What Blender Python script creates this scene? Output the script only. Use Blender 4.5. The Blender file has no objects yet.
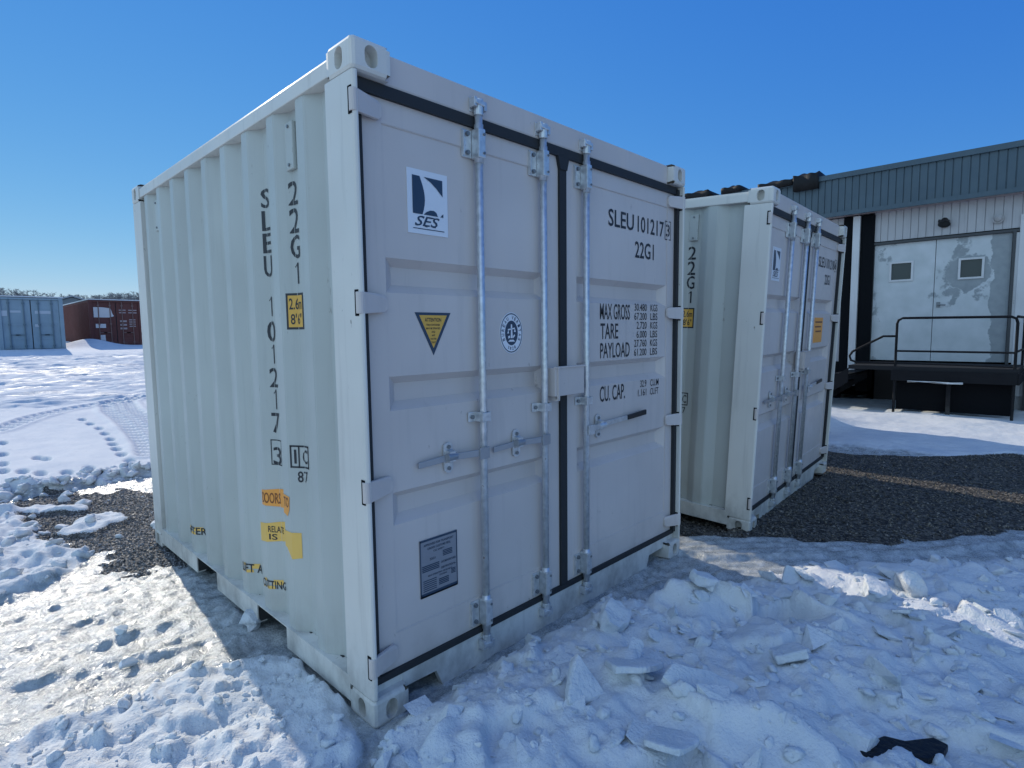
import bpy, bmesh, math, random
import numpy as np
from mathutils import Vector, Matrix
random.seed(7); rng = np.random.default_rng(7)
C = bpy.context.scene.collection
sc = bpy.context.scene

# ------------------------------------------------------------ camera, sky, sun, exposure
F, CX, CY, CZ, YA, PI_, RO = 573.25, -1.12091, -1.85616, 1.53892, 0.798937, -0.0891461, -0.0116739
fw = Vector((math.sin(YA)*math.cos(PI_), math.cos(YA)*math.cos(PI_), math.sin(PI_)))
rt = Vector((math.cos(YA), -math.sin(YA), 0)); up = rt.cross(fw)
r2 = rt*math.cos(RO) + up*math.sin(RO); u2 = -rt*math.sin(RO) + up*math.cos(RO)
cam = bpy.data.objects.new('camera', bpy.data.cameras.new('camera')); C.objects.link(cam)
cam.matrix_world = Matrix(((r2.x, u2.x, -fw.x, CX), (r2.y, u2.y, -fw.y, CY), (r2.z, u2.z, -fw.z, CZ), (0, 0, 0, 1)))
cam.data.sensor_width = 36; cam.data.lens = F/1024*36
cam.data.clip_start = 0.05; cam.data.clip_end = 3000
sc.camera = cam

FILL_GLOW = (4.6, 5.7, 4.6)
SUN_AZ, SUN_EL = 5.5, 29.0          # azimuth from +Y towards +X
world = bpy.data.worlds.new('World'); sc.world = world; world.use_nodes = True
wn = world.node_tree; wn.nodes.clear()
sky = wn.nodes.new('ShaderNodeTexSky'); sky.sky_type = 'NISHITA'; sky.sun_disc = False
sky.sun_elevation = math.radians(SUN_EL); sky.sun_rotation = math.radians(SUN_AZ)
sky.altitude = 300; sky.air_density = 1.0; sky.dust_density = 0.0; sky.ozone_density = 2.5
bg = wn.nodes.new('ShaderNodeBackground'); bg.inputs[1].default_value = 0.10
wo = wn.nodes.new('ShaderNodeOutputWorld')
# deep winter blue: per-channel response of the sky colour (value = a * v^p, scaled for strength 0.1)
sp = wn.nodes.new('ShaderNodeSeparateColor'); cb_ = wn.nodes.new('ShaderNodeCombineColor'); wn.links.new(sky.outputs[0], sp.inputs[0])
for i_, (a_, p_) in enumerate(((0.33, 1.25), (1.17, 0.735), (4.7, 0.24))):
    pw = wn.nodes.new('ShaderNodeMath'); pw.operation = 'POWER'; pw.inputs[1].default_value = p_
    ml = wn.nodes.new('ShaderNodeMath'); ml.operation = 'MULTIPLY'; ml.inputs[1].default_value = a_
    wn.links.new(sp.outputs[i_], pw.inputs[0]); wn.links.new(pw.outputs[0], ml.inputs[0]); wn.links.new(ml.outputs[0], cb_.inputs[i_])
# fill glow added to the sky, unseen at left, to brighten open shade
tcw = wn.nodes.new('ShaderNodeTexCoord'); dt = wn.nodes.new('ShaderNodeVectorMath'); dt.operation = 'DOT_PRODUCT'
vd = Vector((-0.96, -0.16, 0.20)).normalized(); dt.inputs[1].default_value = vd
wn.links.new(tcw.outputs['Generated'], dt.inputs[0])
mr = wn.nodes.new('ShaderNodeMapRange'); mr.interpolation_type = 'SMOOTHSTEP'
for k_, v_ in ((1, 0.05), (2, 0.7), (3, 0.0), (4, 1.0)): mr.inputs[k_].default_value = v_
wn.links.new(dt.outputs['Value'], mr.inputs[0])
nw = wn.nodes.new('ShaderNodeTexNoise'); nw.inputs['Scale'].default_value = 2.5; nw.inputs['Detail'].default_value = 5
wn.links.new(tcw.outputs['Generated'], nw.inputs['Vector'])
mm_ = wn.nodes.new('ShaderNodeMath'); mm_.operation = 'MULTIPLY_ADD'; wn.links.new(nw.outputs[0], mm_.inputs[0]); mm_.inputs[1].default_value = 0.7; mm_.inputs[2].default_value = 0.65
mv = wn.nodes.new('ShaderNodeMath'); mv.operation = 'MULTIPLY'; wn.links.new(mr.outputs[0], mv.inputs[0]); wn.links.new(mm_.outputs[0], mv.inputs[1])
vc = wn.nodes.new('ShaderNodeVectorMath'); vc.operation = 'SCALE'; vc.inputs[0].default_value = FILL_GLOW; wn.links.new(mv.outputs[0], vc.inputs['Scale'])
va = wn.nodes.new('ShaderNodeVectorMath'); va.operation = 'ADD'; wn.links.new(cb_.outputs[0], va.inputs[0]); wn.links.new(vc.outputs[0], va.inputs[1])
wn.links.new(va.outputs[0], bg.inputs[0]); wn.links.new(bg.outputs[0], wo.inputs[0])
sl = bpy.data.lights.new('sun', 'SUN'); sl.energy = 3.9; sl.angle = math.radians(0.5); sl.color = (1, 0.91, 0.76)
sun = bpy.data.objects.new('sun', sl); C.objects.link(sun)
a, e = math.radians(SUN_AZ), math.radians(SUN_EL)
tosun = Vector((math.sin(a)*math.cos(e), math.cos(a)*math.cos(e), math.sin(e)))
sun.rotation_euler = tosun.to_track_quat('Z', 'Y').to_euler(); sun.location = (0, 0, 30)
sc.view_settings.view_transform = 'Standard'; sc.view_settings.look = 'None'
sc.view_settings.exposure = 0.0; sc.view_settings.gamma = 1
sc.render.engine = 'CYCLES'

# ------------------------------------------------------------ materials
def mat(name, col, rough=0.5, metal=0.0, spec=0.5):
    m = bpy.data.materials.new(name); m.use_nodes = True
    b = m.node_tree.nodes['Principled BSDF']
    b.inputs['Base Color'].default_value = (*col, 1); b.inputs['Roughness'].default_value = rough
    b.inputs['Metallic'].default_value = metal; b.inputs['Specular IOR Level'].default_value = spec
    return m
class N:
    def __init__(s, m): s.t = m.node_tree; s.b = s.t.nodes['Principled BSDF']
    def new(s, k, **kw):
        n = s.t.nodes.new('ShaderNode'+k)
        for a_, v in kw.items():
            if a_ in ('operation', 'feature', 'data_type', 'blend_type', 'attribute_name', 'noise_dimensions', 'wave_type', 'bands_direction'): setattr(n, a_, v)
            else: n.inputs[a_].default_value = v
        return n
    def link(s, o, i): s.t.links.new(o, i)
    def coord(s, scale=(1, 1, 1), kind='Object'):
        tc = s.t.nodes.new('ShaderNodeTexCoord'); mp = s.t.nodes.new('ShaderNodeMapping')
        mp.inputs['Scale'].default_value = scale; s.link(tc.outputs[kind], mp.inputs[0]); return mp.outputs[0]
    def noise(s, vec, scale, detail=4, rough=0.5):
        n = s.new('TexNoise', Scale=scale, Detail=detail, Roughness=rough); s.link(vec, n.inputs['Vector']); return n.outputs[0]
    def ramp(s, f, stops):
        n = s.t.nodes.new('ShaderNodeValToRGB'); cr = n.color_ramp
        cr.elements[0].position, cr.elements[1].position = stops[0][0], stops[-1][0]
        for el, st in ((cr.elements[0], stops[0]), (cr.elements[1], stops[-1])):
            el.color = (*st[1], 1) if not isinstance(st[1], (int, float)) else (st[1],)*3+(1,)
        for p, c in stops[1:-1]:
            el = cr.elements.new(p); el.color = (*c, 1) if not isinstance(c, (int, float)) else (c, c, c, 1)
        s.link(f, n.inputs[0]); return n.outputs[0]
    def mix(s, f, a_, b_):
        n = s.t.nodes.new('ShaderNodeMix'); n.data_type = 'RGBA'
        for v, i in ((f, 0), (a_, 6), (b_, 7)):
            if hasattr(v, 'links'): s.link(v, n.inputs[i])
            else: n.inputs[i].default_value = v if i == 0 else (*v, 1)
        return n.outputs[2]
    def math(s, op, a_, b_):
        n = s.t.nodes.new('ShaderNodeMath'); n.operation = op
        for i, v in enumerate((a_, b_)):
            if hasattr(v, 'links'): s.link(v, n.inputs[i])
            else: n.inputs[i].default_value = v
        return n.outputs[0]
    def bump(s, h, st, dist=0.01, prev=None):
        n = s.new('Bump', Strength=st, Distance=dist); s.link(h, n.inputs['Height'])
        if prev is not None: s.link(prev, n.inputs['Normal'])
        return n.outputs[0]

def painted(name, col, rough=0.42, scuff=(0.16, 0.13, 0.11), amount=0.5, streak=True, dents=0.25, spec=0.5):
    """painted steel: slight tone drift, rain streaks, scuffs down to primer, sheet waviness"""
    m = mat(name, col, rough, 0, spec); n = N(m)
    v = n.coord(); big = n.noise(v, 1.3, 3)
    c = n.mix(n.ramp(big, [(0.3, 0.0), (0.7, 1.0)]), tuple(x*0.9 for x in col), tuple(min(1, x*1.05) for x in col))
    if streak:
        vs = n.coord((9, 9, 0.6)); st = n.noise(vs, 2.2, 5, 0.6)
        c = n.mix(n.math('MULTIPLY', n.ramp(st, [(0.55, 0.0), (0.75, 1.0)]), 0.22*amount*2), c, tuple(x*0.55 for x in col))
    fine = n.noise(n.coord((1, 1, 0.45)), 26, 5, 0.65); reg = n.noise(v, 2.1, 2)
    msk = n.math('MULTIPLY', n.ramp(fine, [(0.665, 0.0), (0.70, 1.0)]), n.ramp(reg, [(0.45, 0.0), (0.62, 1.0)]))
    c = n.mix(n.math('MULTIPLY', msk, amount), c, scuff)
    if streak:
        sx_ = s_ = n.t.nodes.new('ShaderNodeSeparateXYZ'); n.link(v, sx_.inputs[0])
        lowz = n.ramp(sx_.outputs[2], [(0.0, 1.0), (0.42, 0.0)]); gr_ = n.ramp(n.noise(n.coord((1, 1, 0.7)), 7, 6, 0.65), [(0.42, 0.0), (0.68, 1.0)])
        c = n.mix(n.math('MULTIPLY', n.math('MULTIPLY', lowz, gr_), min(1, amount*0.9)), c, (0.20, 0.185, 0.165))
    n.link(c, n.b.inputs['Base Color'])
    n.link(n.ramp(n.noise(v, 6, 4), [(0.3, rough-0.08), (0.7, rough+0.12)]), n.b.inputs['Roughness'])
    nb = n.bump(n.noise(n.coord((1, 1, 0.6)), 3.0, 2), dents, 0.02)
    n.link(n.bump(n.noise(v, 260, 2), 0.06, 0.001, nb), n.b.inputs['Normal'])
    return m
M = {}
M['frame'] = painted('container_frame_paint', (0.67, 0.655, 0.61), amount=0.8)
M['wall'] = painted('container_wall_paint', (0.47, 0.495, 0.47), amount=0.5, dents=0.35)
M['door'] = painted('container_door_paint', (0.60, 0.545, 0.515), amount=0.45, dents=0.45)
M['rubber'] = mat('rubber_gasket', (0.018, 0.02, 0.023), 0.7)
M['zinc'] = mat('galvanised_steel', (0.62, 0.66, 0.70), 0.36, 0.6)
n = N(M['zinc']); n.link(n.ramp(n.noise(n.coord(), 38, 4), [(0.3, (0.50, 0.52, 0.54)), (0.7, (0.70, 0.72, 0.74)), (0.78, (0.30, 0.22, 0.17))]), n.b.inputs['Base Color']); n.link(n.bump(n.noise(n.coord(), 60, 4), 0.25, 0.002), n.b.inputs['Normal'])
M['zinc_dark'] = mat('worn_steel', (0.22, 0.235, 0.25), 0.42, 0.7)
M['zinc_mid'] = mat('dull_steel', (0.38, 0.40, 0.43), 0.4, 0.75)
M['black'] = mat('black_lettering', (0.02, 0.023, 0.03), 0.5)
M['grip'] = mat('black_grip', (0.012, 0.012, 0.014), 0.45)
M['white'] = mat('white_vinyl', (0.72, 0.75, 0.80), 0.35)
M['navy'] = mat('navy_print', (0.025, 0.05, 0.09), 0.4)
M['amber'] = mat('amber_vinyl', (0.70, 0.40, 0.07), 0.45)
M['yellow'] = mat('yellow_vinyl', (0.80, 0.50, 0.12), 0.5)
M['orange'] = mat('orange_vinyl', (0.85, 0.36, 0.07), 0.5)
M['plate'] = mat('etched_plate', (0.30, 0.31, 0.34), 0.4, 0.4)
M['dark'] = mat('dark_inside', (0.006, 0.007, 0.009), 0.9, 0, 0.1)
M['underside'] = mat('dark_underside', (0.03, 0.03, 0.032), 0.8)

# ------------------------------------------------------------ mesh helpers
def obj(name, bm, m, parent=None, smooth=False, bev=0.0):
    if bev:
        bmesh.ops.remove_doubles(bm, verts=bm.verts, dist=1e-5)
        ed = [x for x in bm.edges if len(x.link_faces) == 2 and x.calc_face_angle(0) > 0.6]
        bmesh.ops.bevel(bm, geom=ed, offset=bev, segments=2, affect='EDGES', profile=0.6)
    me = bpy.data.meshes.new(name); bmesh.ops.recalc_face_normals(bm, faces=bm.faces); bm.to_mesh(me); bm.free()
    for x in (m if isinstance(m, (list, tuple)) else [m]): me.materials.append(x)
    if smooth:
        for p in me.polygons: p.use_smooth = True
    o = bpy.data.objects.new(name, me); C.objects.link(o)
    if parent is not None: o.parent = parent
    return o
def B(): return bmesh.new()
def box(bm, x0, x1, y0, y1, z0, z1):
    vs = [bm.verts.new((x, y, z)) for z in (z0, z1) for x, y in ((x0, y0), (x1, y0), (x1, y1), (x0, y1))]
    for f in ((3, 2, 1, 0), (4, 5, 6, 7), (0, 1, 5, 4), (1, 2, 6, 5), (2, 3, 7, 6), (3, 0, 4, 7)): bm.faces.new([vs[i] for i in f])
    return vs
def hexa(bm, pts):
    vs = [bm.verts.new(p) for p in pts]
    for f in ((3, 2, 1, 0), (4, 5, 6, 7), (0, 1, 5, 4), (1, 2, 6, 5), (2, 3, 7, 6), (3, 0, 4, 7)): bm.faces.new([vs[i] for i in f])
def prism(bm, pts, off):
    """closed 3-D polygon extruded by vector off"""
    off = Vector(off); a_ = [bm.verts.new(Vector(p)) for p in pts]; b_ = [bm.verts.new(Vector(p)+off) for p in pts]
    bm.faces.new(a_); bm.faces.new(b_[::-1]); k = len(pts)
    for i in range(k): bm.faces.new((a_[i], b_[i], b_[(i+1) % k], a_[(i+1) % k]))
def tube(bm, path, r, seg=10, cap=True):
    path = [Vector(p) for p in path]; rings = []
    rr = r if isinstance(r, (list, tuple)) else [r]*len(path)
    ref = None
    for i, p in enumerate(path):
        d = (path[min(i+1, len(path)-1)]-path[max(i-1, 0)]).normalized()
        if ref is None: ref = Vector((0, 0, 1)) if abs(d.z) < 0.9 else Vector((1, 0, 0))
        s = d.cross(ref).normalized(); t = s.cross(d).normalized(); ref = t
        rings.append([bm.verts.new(p+(s*math.cos(q)+t*math.sin(q))*rr[i]) for q in [2*math.pi*k/seg for k in range(seg)]])
    for i in range(len(rings)-1):
        for k in range(seg): bm.faces.new((rings[i][k], rings[i][(k+1) % seg], rings[i+1][(k+1) % seg], rings[i+1][k]))
    if cap: bm.faces.new(rings[0][::-1]); bm.faces.new(rings[-1])
def thing(name, label, cat, loc=(0, 0, 0), rot=(0, 0, 0), group=None):
    o = bpy.data.objects.new(name, None); C.objects.link(o); o.location = loc; o.rotation_euler = rot
    o.empty_display_size = 0.2; o['label'] = label; o['category'] = cat
    if group: o['group'] = group
    return o
def tag(o, label, cat, group=None):
    o['label'] = label; o['category'] = cat
    if group: o['group'] = group
    return o
def copy_tree(o, parent=None, skip=()):
    c = o.copy(); C.objects.link(c)
    if parent is not None: c.parent = parent
    for ch in list(o.children):
        if ch.name.split('.')[0] not in skip: copy_tree(ch, c, skip)
    return c

# ------------------------------------------------------------ numpy noise
def _h(ix, iy, s):
    q = (ix*374761393 + iy*668265263 + s*974634777) & 0xffffffff
    q = ((q ^ (q >> 13))*1274126177) & 0xffffffff
    return ((q ^ (q >> 16)) & 0xffff)/65535.0
def vn(x, y, s=0):
    ix = np.floor(x).astype(np.int64); iy = np.floor(y).astype(np.int64); fx = x-ix; fy = y-iy
    fx = fx*fx*fx*(fx*(fx*6-15)+10); fy = fy*fy*fy*(fy*(fy*6-15)+10)
    return (_h(ix, iy, s)*(1-fx)+_h(ix+1, iy, s)*fx)*(1-fy)+(_h(ix, iy+1, s)*(1-fx)+_h(ix+1, iy+1, s)*fx)*fy
def fbm(x, y, o=4, s=0, g=0.5):
    t = 0; a_ = 1; n_ = 0
    for k in range(o): t = t+a_*(vn(x, y, s+k)-0.5); n_ += a_; x = x*2.03+5.1; y = y*2.03+1.7; a_ *= g
    return t/n_*2
def ridg(x, y, o=4, s=0):
    t = 0; a_ = 1; n_ = 0
    for k in range(o): t = t+a_*(1-np.abs(vn(x, y, s+k)*2-1)); n_ += a_; x = x*2.1+3; y = y*2.1+7; a_ *= 0.5
    return t/n_
def sst(a_, b_, v):
    t = np.clip((v-a_)/(b_-a_), 0, 1); return t*t*(3-2*t)
def polyd(px, py, poly):
    """signed distance to polygon, negative inside"""
    d = np.full(px.shape, 1e9); ins = np.zeros(px.shape, bool); k = len(poly)
    for i in range(k):
        x0, y0 = poly[i]; x1, y1 = poly[(i+1) % k]; ex, ey = x1-x0, y1-y0
        t = np.clip(((px-x0)*ex+(py-y0)*ey)/(ex*ex+ey*ey), 0, 1)
        d = np.minimum(d, np.hypot(px-x0-t*ex, py-y0-t*ey))
        c = ((y0 > py) != (y1 > py)) & (px < (x1-x0)*(py-y0)/(y1-y0+1e-12)+x0); ins ^= c
    return np.where(ins, -d, d)
def segd(px, py, pts):
    d = np.full(px.shape, 1e9)
    for (x0, y0), (x1, y1) in zip(pts[:-1], pts[1:]):
        ex, ey = x1-x0, y1-y0; t = np.clip(((px-x0)*ex+(py-y0)*ey)/(ex*ex+ey*ey), 0, 1)
        d = np.minimum(d, np.hypot(px-x0-t*ex, py-y0-t*ey))
    return d

# ------------------------------------------------------------ ground
P_PILE = [(0.08, -0.03), (0.4, -0.02), (0.8, -0.015), (1.15, -0.02), (1.42, -0.05), (1.72, -0.22), (2.05, -0.36), (2.4, -0.56), (2.75, -0.62), (3.1, -0.95), (3.5, -1.35), (4.0, -1.8), (5, -3), (5, -8), (-3, -8), (-1.5, -2.2), (-0.35, -0.3)]
P_GRAVR = [(2.6, 0.6), (2.62, 0.25), (3.0, -0.15), (3.25, -0.5), (3.57, -0.98), (3.78, -1.15), (4.53, -1.66), (6.5, -3.6), (12, -6), (9.2, -3.4), (7.95, -1.6), (7.3, -0.9), (6.75, 0.0), (6.9, 1.0), (6.6, 4), (2.6, 4)]
P_GRAVL = [(-0.8, 5.2), (-0.3, 5.3), (0.1, 4.9), (0.5, 4.5), (0.6, 3.2), (0.5, 2.3), (-0.02, 2.33), (-0.27, 2.33), (-0.42, 2.6), (-0.38, 3.0), (-0.62, 3.6), (-1.4, 4.1)]
P_SNOWB = [(-2.5, 0.95), (-1.01, 0.86), (-0.87, 0.92), (-0.7, 0.86), (-0.51, 0.92), (-0.33, 0.86), (-0.11, 0.80), (-0.03, 0.72), (-0.02, 0.2), (-0.1, -0.05), (-0.3, -0.4), (-1.5, -2.2), (-2.5, -2.2)]
SLOPE = 0.0315
def base_h(x, y):
    t = np.asarray(y, float)-4.5
    m = sst(14, 8, np.asarray(x, float)-0.25*np.asarray(y, float))
    r = np.where(t > 0, t*SLOPE*np.minimum(1, t/6.0), 0); r = np.minimum(r, 1.9)
    return r*m
_ns = 230
SEEDS = np.stack([rng.uniform(-1.6, 5.2, _ns), -np.abs(rng.normal(0, 1.0, _ns))*1.5+0.05], 1); SEEDT = rng.normal(0, 0.26, (_ns, 2)); SEEDH = rng.uniform(-0.026, 0.034, _ns)
SEED2 = np.stack([rng.uniform(-1.9, 0.15, 520), rng.uniform(-2.1, 1.05, 520)], 1); SEED2T = rng.normal(0, 0.13, (520, 2)); SEED2H = rng.uniform(-0.008, 0.010, 520)
def facets(x, y, seeds, tilts, hts):
    # nearest-seed tilted plates with rounded steps between them
    d1 = np.full(x.shape, 9.0); d2 = np.full(x.shape, 9.0); h1 = np.zeros(x.shape); h2 = np.zeros(x.shape)
    for (sx, sy), (tx, ty), hh in zip(seeds, tilts, hts):
        d = np.hypot(x-sx, y-sy); hv = hh+tx*(x-sx)+ty*(y-sy)
        n1 = d < d1; n2 = (~n1) & (d < d2)
        d2 = np.where(n1, d1, np.where(n2, d, d2)); h2 = np.where(n1, h1, np.where(n2, hv, h2))
        h1 = np.where(n1, hv, h1); d1 = np.where(n1, d, d1)
    e = np.clip((d2-d1)/0.02, 0, 1); return h1*(0.5+0.5*e)+h2*(0.5-0.5*e), e
def ground(x, y):
    x = np.asarray(x, float); y = np.asarray(y, float)
    wob = fbm(x*5, y*5, 3, 11)*0.07
    near = np.exp(-np.maximum(0, np.hypot(x-0.5, y-1)-14)/10)
    h = base_h(x, y)
    # masks
    pile = sst(0.03, -0.10, polyd(x, y, P_PILE)+wob*0.45)
    snb = sst(0.03, -0.03, polyd(x, y, P_SNOWB)+wob*0.5)
    gr = sst(0.06, -0.06, polyd(x, y, P_GRAVR)+wob*1.3)
    gl = sst(0.05, -0.05, polyd(x, y, P_GRAVL)+wob*2.2+fbm(x*14, y*9, 3, 60)*0.16)
    left = sst(5.35, 5.55, y+wob*2)*sst(9, 6, x)
    bsn = sst(6.9, 7.4, x+0.15*y+wob*3)*(1-gr)*(1-left)          # snow by the building
    isl = np.maximum(sst(0.05, -0.06, polyd(x, y, [(-0.56, 3.7), (-0.27, 4.02), (-0.02, 4.15), (0.0, 3.72), (-0.3, 3.5)])+wob), sst(0.04, -0.05, segd(x, y, [(-0.9, 4.8), (-0.66, 4.72), (-0.25, 4.38)])-0.09+wob))
    lp = sst(0.08, -0.12, polyd(x, y, [(-3, 5.1), (-0.72, 5.05), (-0.6, 4.6), (-0.58, 4.0), (-0.5, 3.5), (-0.38, 3.0), (-0.5, 2.75), (-0.8, 2.6), (-3, 2.5)])+wob*1.6)
    edge = sst(0.16, 0.02, np.abs(y-5.5-0.12*np.sin(x*7)+wob*2))*sst(1.2, 0.4, x)
    deep = np.where(y > 8, sst(0, 1, (y-8)/1.5), 0)
    gl = gl*(1-isl)*(1-lp)
    ice = np.clip(1-pile-snb-gr-gl-left-bsn-lp-isl, 0, 1)
    # heights
    lump = ridg(x*2.6, y*2.6, 5, 3); chop = fbm(x*9, y*9, 4, 21); fine = fbm(x*30, y*30, 3, 31)
    cellx = fbm(x*4.2+3, y*4.2, 2, 90)
    tilt = np.abs(((x*3.1+cellx*1.6) % 1.0)-0.5)*np.abs(((y*3.7+cellx*1.9) % 1.0)-0.5)
    edge_in = np.clip(-polyd(x, y, P_PILE), 0, 1)
    fa = np.zeros(x.shape); fe = np.ones(x.shape); pm = (pile > 0.01) & (x > -1.7) & (x < 5.4) & (y > -3.4)
    if pm.any():
        wx = fbm(x[pm]*6, y[pm]*6, 3, 91)*0.05; wy = fbm(x[pm]*6+9, y[pm]*6, 3, 92)*0.05
        fa[pm], fe[pm] = facets(x[pm]+wx, y[pm]+wy, SEEDS, SEEDT, SEEDH)
    reg = sst(-0.35, 0.05, fbm(x*1.7, y*1.7, 2, 97))
    h = h+pile*(0.035-0.03*sst(1.8, 2.4, x)+0.07*sst(0, 0.35, edge_in)+0.05*(lump-0.5)+(0.040-0.032*reg)*chop+0.006*fine*(1.3-reg)+fa*(0.35+0.65*reg)*(1-0.35*sst(1.8, 2.3, x))-0.012*(1-fe)*reg)
    h = h-pile*0.05*sst(0.5, 0.0, np.hypot(x-1.18, y+1.52))
    ft = np.clip(np.abs(fbm(x*4.5+0.3*chop, y*3.8, 2, 44)), 0, 0.35)/0.35; f2 = np.clip(np.abs(fbm(x*10, y*8+x*2, 2, 46)), 0, 0.3)/0.3
    h = h+snb*(0.040+0.022*np.sqrt(ft)+0.014*np.sqrt(f2)-0.01+0.02*fbm(x*3, y*3, 3, 9)+0.010*fine+0.016*chop)
    sm = (snb > 0.01) & (x > -2.0) & (y > -2.2)
    if sm.any():
        f_, e_ = facets(x[sm]+0.03*chop[sm], y[sm]+0.03*fine[sm], SEED2, SEED2T, SEED2H); ad = np.zeros(x.shape); ad[sm] = f_-0.007*(1-e_); h = h+snb*ad
    rip = fbm(x*2.2+y*1.2, y*13, 4, 51)
    cell = ridg(x*7, y*11, 4, 57)
    band = sst(2.2, 2.6, x)*sst(8, 6, x); tb = (x-2.4)*0.664+(y-0.0)*0.748
    grv = np.sin(tb*60+2*fbm(x*1.5, y*1.5, 2, 99))*sst(0.1, 0.5, fbm(x*0.8+5, y*0.8, 2, 98)+0.4)
    h = h+ice*band*(0.010+0.006*grv+0.01*fbm(x*1.2, y*1.2, 2, 96)+0.002*fine)
    h = h+ice*(1-band)*(0.004+0.012*rip+0.014*(cell-0.5)+0.011*fbm(x*20, y*34, 3, 58)+0.004*fine)
    for pts, w_, hh in (([(-0.6, 1.55), (-0.36, 1.50), (-0.18, 1.45), (-0.02, 1.40)], 0.055, 0.030), ([(-1.0, 1.45), (-0.65, 1.33), (-0.46, 1.26), (-0.30, 1.18)], 0.05, 0.026),
                        ([(-1.6, 1.9), (-0.9, 1.85), (-0.5, 1.9)], 0.06, 0.016), ([(2.40, 0.1), (2.55, -0.25), (2.9, -0.6), (3.6, -1.25), (4.6, -1.95)], 0.05, 0.035), ([(1.3, -0.07), (1.9, -0.16), (2.3, -0.36)], 0.04, 0.035)):
        d = segd(x, y, pts)+wob*0.5+0.02*chop; h = h+(1-snb)*hh*sst(w_*1.5, w_*0.1, d)*(0.8+0.35*chop)
    # pocket with broken slush under the near fork opening
    h = h-0.035*sst(0.2, 0.05, np.hypot((x+0.03)*1.1, (y-0.98)*1.3))
    h = h+gr*(0.004+0.010*fbm(x*6, y*6, 3, 70)+0.006*fbm(x*45, y*45, 2, 71))
    h = h+gl*(0.008*fbm(x*8, y*8, 3, 72)+0.008*fbm(x*50, y*50, 2, 73))
    h = h+lp*(0.035+0.075*np.abs(fbm(x*3.3, y*3.3, 4, 80))+0.04*chop+0.006*fine)
    h = h+isl*(0.035+0.03*chop+0.03*ridg(x*6, y*6, 3, 81))
    h = h+left*0.045+edge*(0.06+0.11*np.clip(fbm(x*3.5, y*3.5, 4, 83)+0.35, 0, 1)+0.03*chop)
    h = h+left*(0.012*fbm(x*0.9, y*0.9, 3, 84)+0.003*fbm(x*7, y*7, 3, 85))*near
    # footprints across the smooth field
    for fx, fy in ((0.66, 9.84), (0.68, 9.32), (0.71, 8.83), (0.69, 8.34), (0.66, 7.84), (0.61, 7.43), (0.57, 7.04), (0.54, 6.62), (0.53, 6.16), (0.54, 5.85), (-0.22, 7.14), (-0.16, 7.0), (-0.5, 7.67), (-0.44, 8.5), (-0.55, 7.05), (-0.58, 6.6), (-0.43, 6.43), (-0.09, 6.05), (-0.3, 6.2), (0.12, 6.1)):
        h = h-0.055*sst(1.25, 0.6, np.hypot((x-fx)/0.055, (y-fy)/0.13))
    # curved tyre tracks and the churned lane
    trk = [(-1.6, 8.4), (-0.39, 9.6), (0.1, 10.45), (0.64, 11.1), (1.5, 11.7), (3, 12.4), (5.5, 13.4)]
    trk2 = [(1.9, 12.3), (1.35, 11.5), (1.18, 10.4), (1.15, 9.4), (1.06, 8.2), (0.95, 7.2), (0.8, 6.4)]
    lug = 0.6+0.4*np.sign(np.sin((x+y)*24))
    for pts in (trk, [(a_+0.28, b_+0.02) for a_, b_ in trk2], trk2):
        h = h-0.035*sst(0.17, 0.1, segd(x, y, pts))*lug+0.02*sst(0.09, 0.0, np.abs(segd(x, y, pts)-0.2))
    lane = sst(11.2, 12.2, y-0.25*x+wob*4)*sst(31, 27, y)*sst(14, 9, x-0.3*y)
    h = h+lane*(0.085*fbm(x*0.6+0.05*y, y*2.2, 4, 88, 0.7)+0.075*ridg(x*1.0+0.3*y, y*2.8, 4, 89)-0.05+0.045*fbm(x*2.5, y*6, 2, 94))
    ice = np.clip(ice+0.45*lane*sst(0.0, 0.3, fbm(x*0.5+0.1*y, y*2.4, 4, 93, 0.65)), 0, 1)
    h = h+sst(28.5, 31, y)*sst(11, 8, x-0.3*y)*0.06
    h = h+0.40*np.exp(-(((x-5.2)/1.1)**2+((y-35.6)/1.5)**2))        # bank between the far containers
    h = h+bsn*(0.05+0.035*fbm(x*1.3, y*1.3, 4, 95)+0.006*chop)
    h = h+bsn*0.16*np.exp(-(((x-8.75)/0.45)**2+((y-0.95)/0.35)**2))
    # never lift snow into the two near containers
    inside = (x > 0.0)*(x < 2.438)*(y > 0.0)*(y < 2.991)
    h = np.where(inside > 0, np.minimum(h, 0.02), h)
    in2 = (x > 3.0)*(x < 5.7)*(y > -0.05)*(y < 3)
    h = np.where(in2 > 0, np.minimum(h, -0.035), h)
    return h, np.clip(gr+gl, 0, 1), ice, np.clip(gl, 0, 1)

def axis(segs):
    out = [segs[0][0]]
    for a_, b_, st in segs:
        k = max(1, round((b_-a_)/st)); out += list(np.linspace(a_, b_, k+1)[1:])
    return np.array(out)
def grow(start, end, st0, f=1.3):
    v = [start]; st = st0; s = 1 if end > start else -1
    while abs(v[-1]-start) < abs(end-start): v.append(v[-1]+s*st); st *= f
    return v[1:]
xs = np.concatenate([grow(-1.7, -1500, 0.05)[::-1], axis([(-1.7, 0.2, 0.013), (0.2, 3.2, 0.0135), (3.2, 3.6, 0.018), (3.6, 8, 0.04), (8, 13, 0.08)]), grow(13, 1500, 0.1)])
ys = np.concatenate([grow(-2.6, -1500, 0.06)[::-1], axis([(-2.6, -1.7, 0.03), (-1.7, 0.0, 0.0135), (0.0, 2.9, 0.016), (2.9, 6.2, 0.025), (6.2, 13, 0.045), (13, 34, 0.08)]), grow(34, 2500, 0.2)])
GX, GY = np.meshgrid(xs, ys)
H_, gmask, imask, glm = ground(GX, GY)
nx, ny = len(xs), len(ys)
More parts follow.
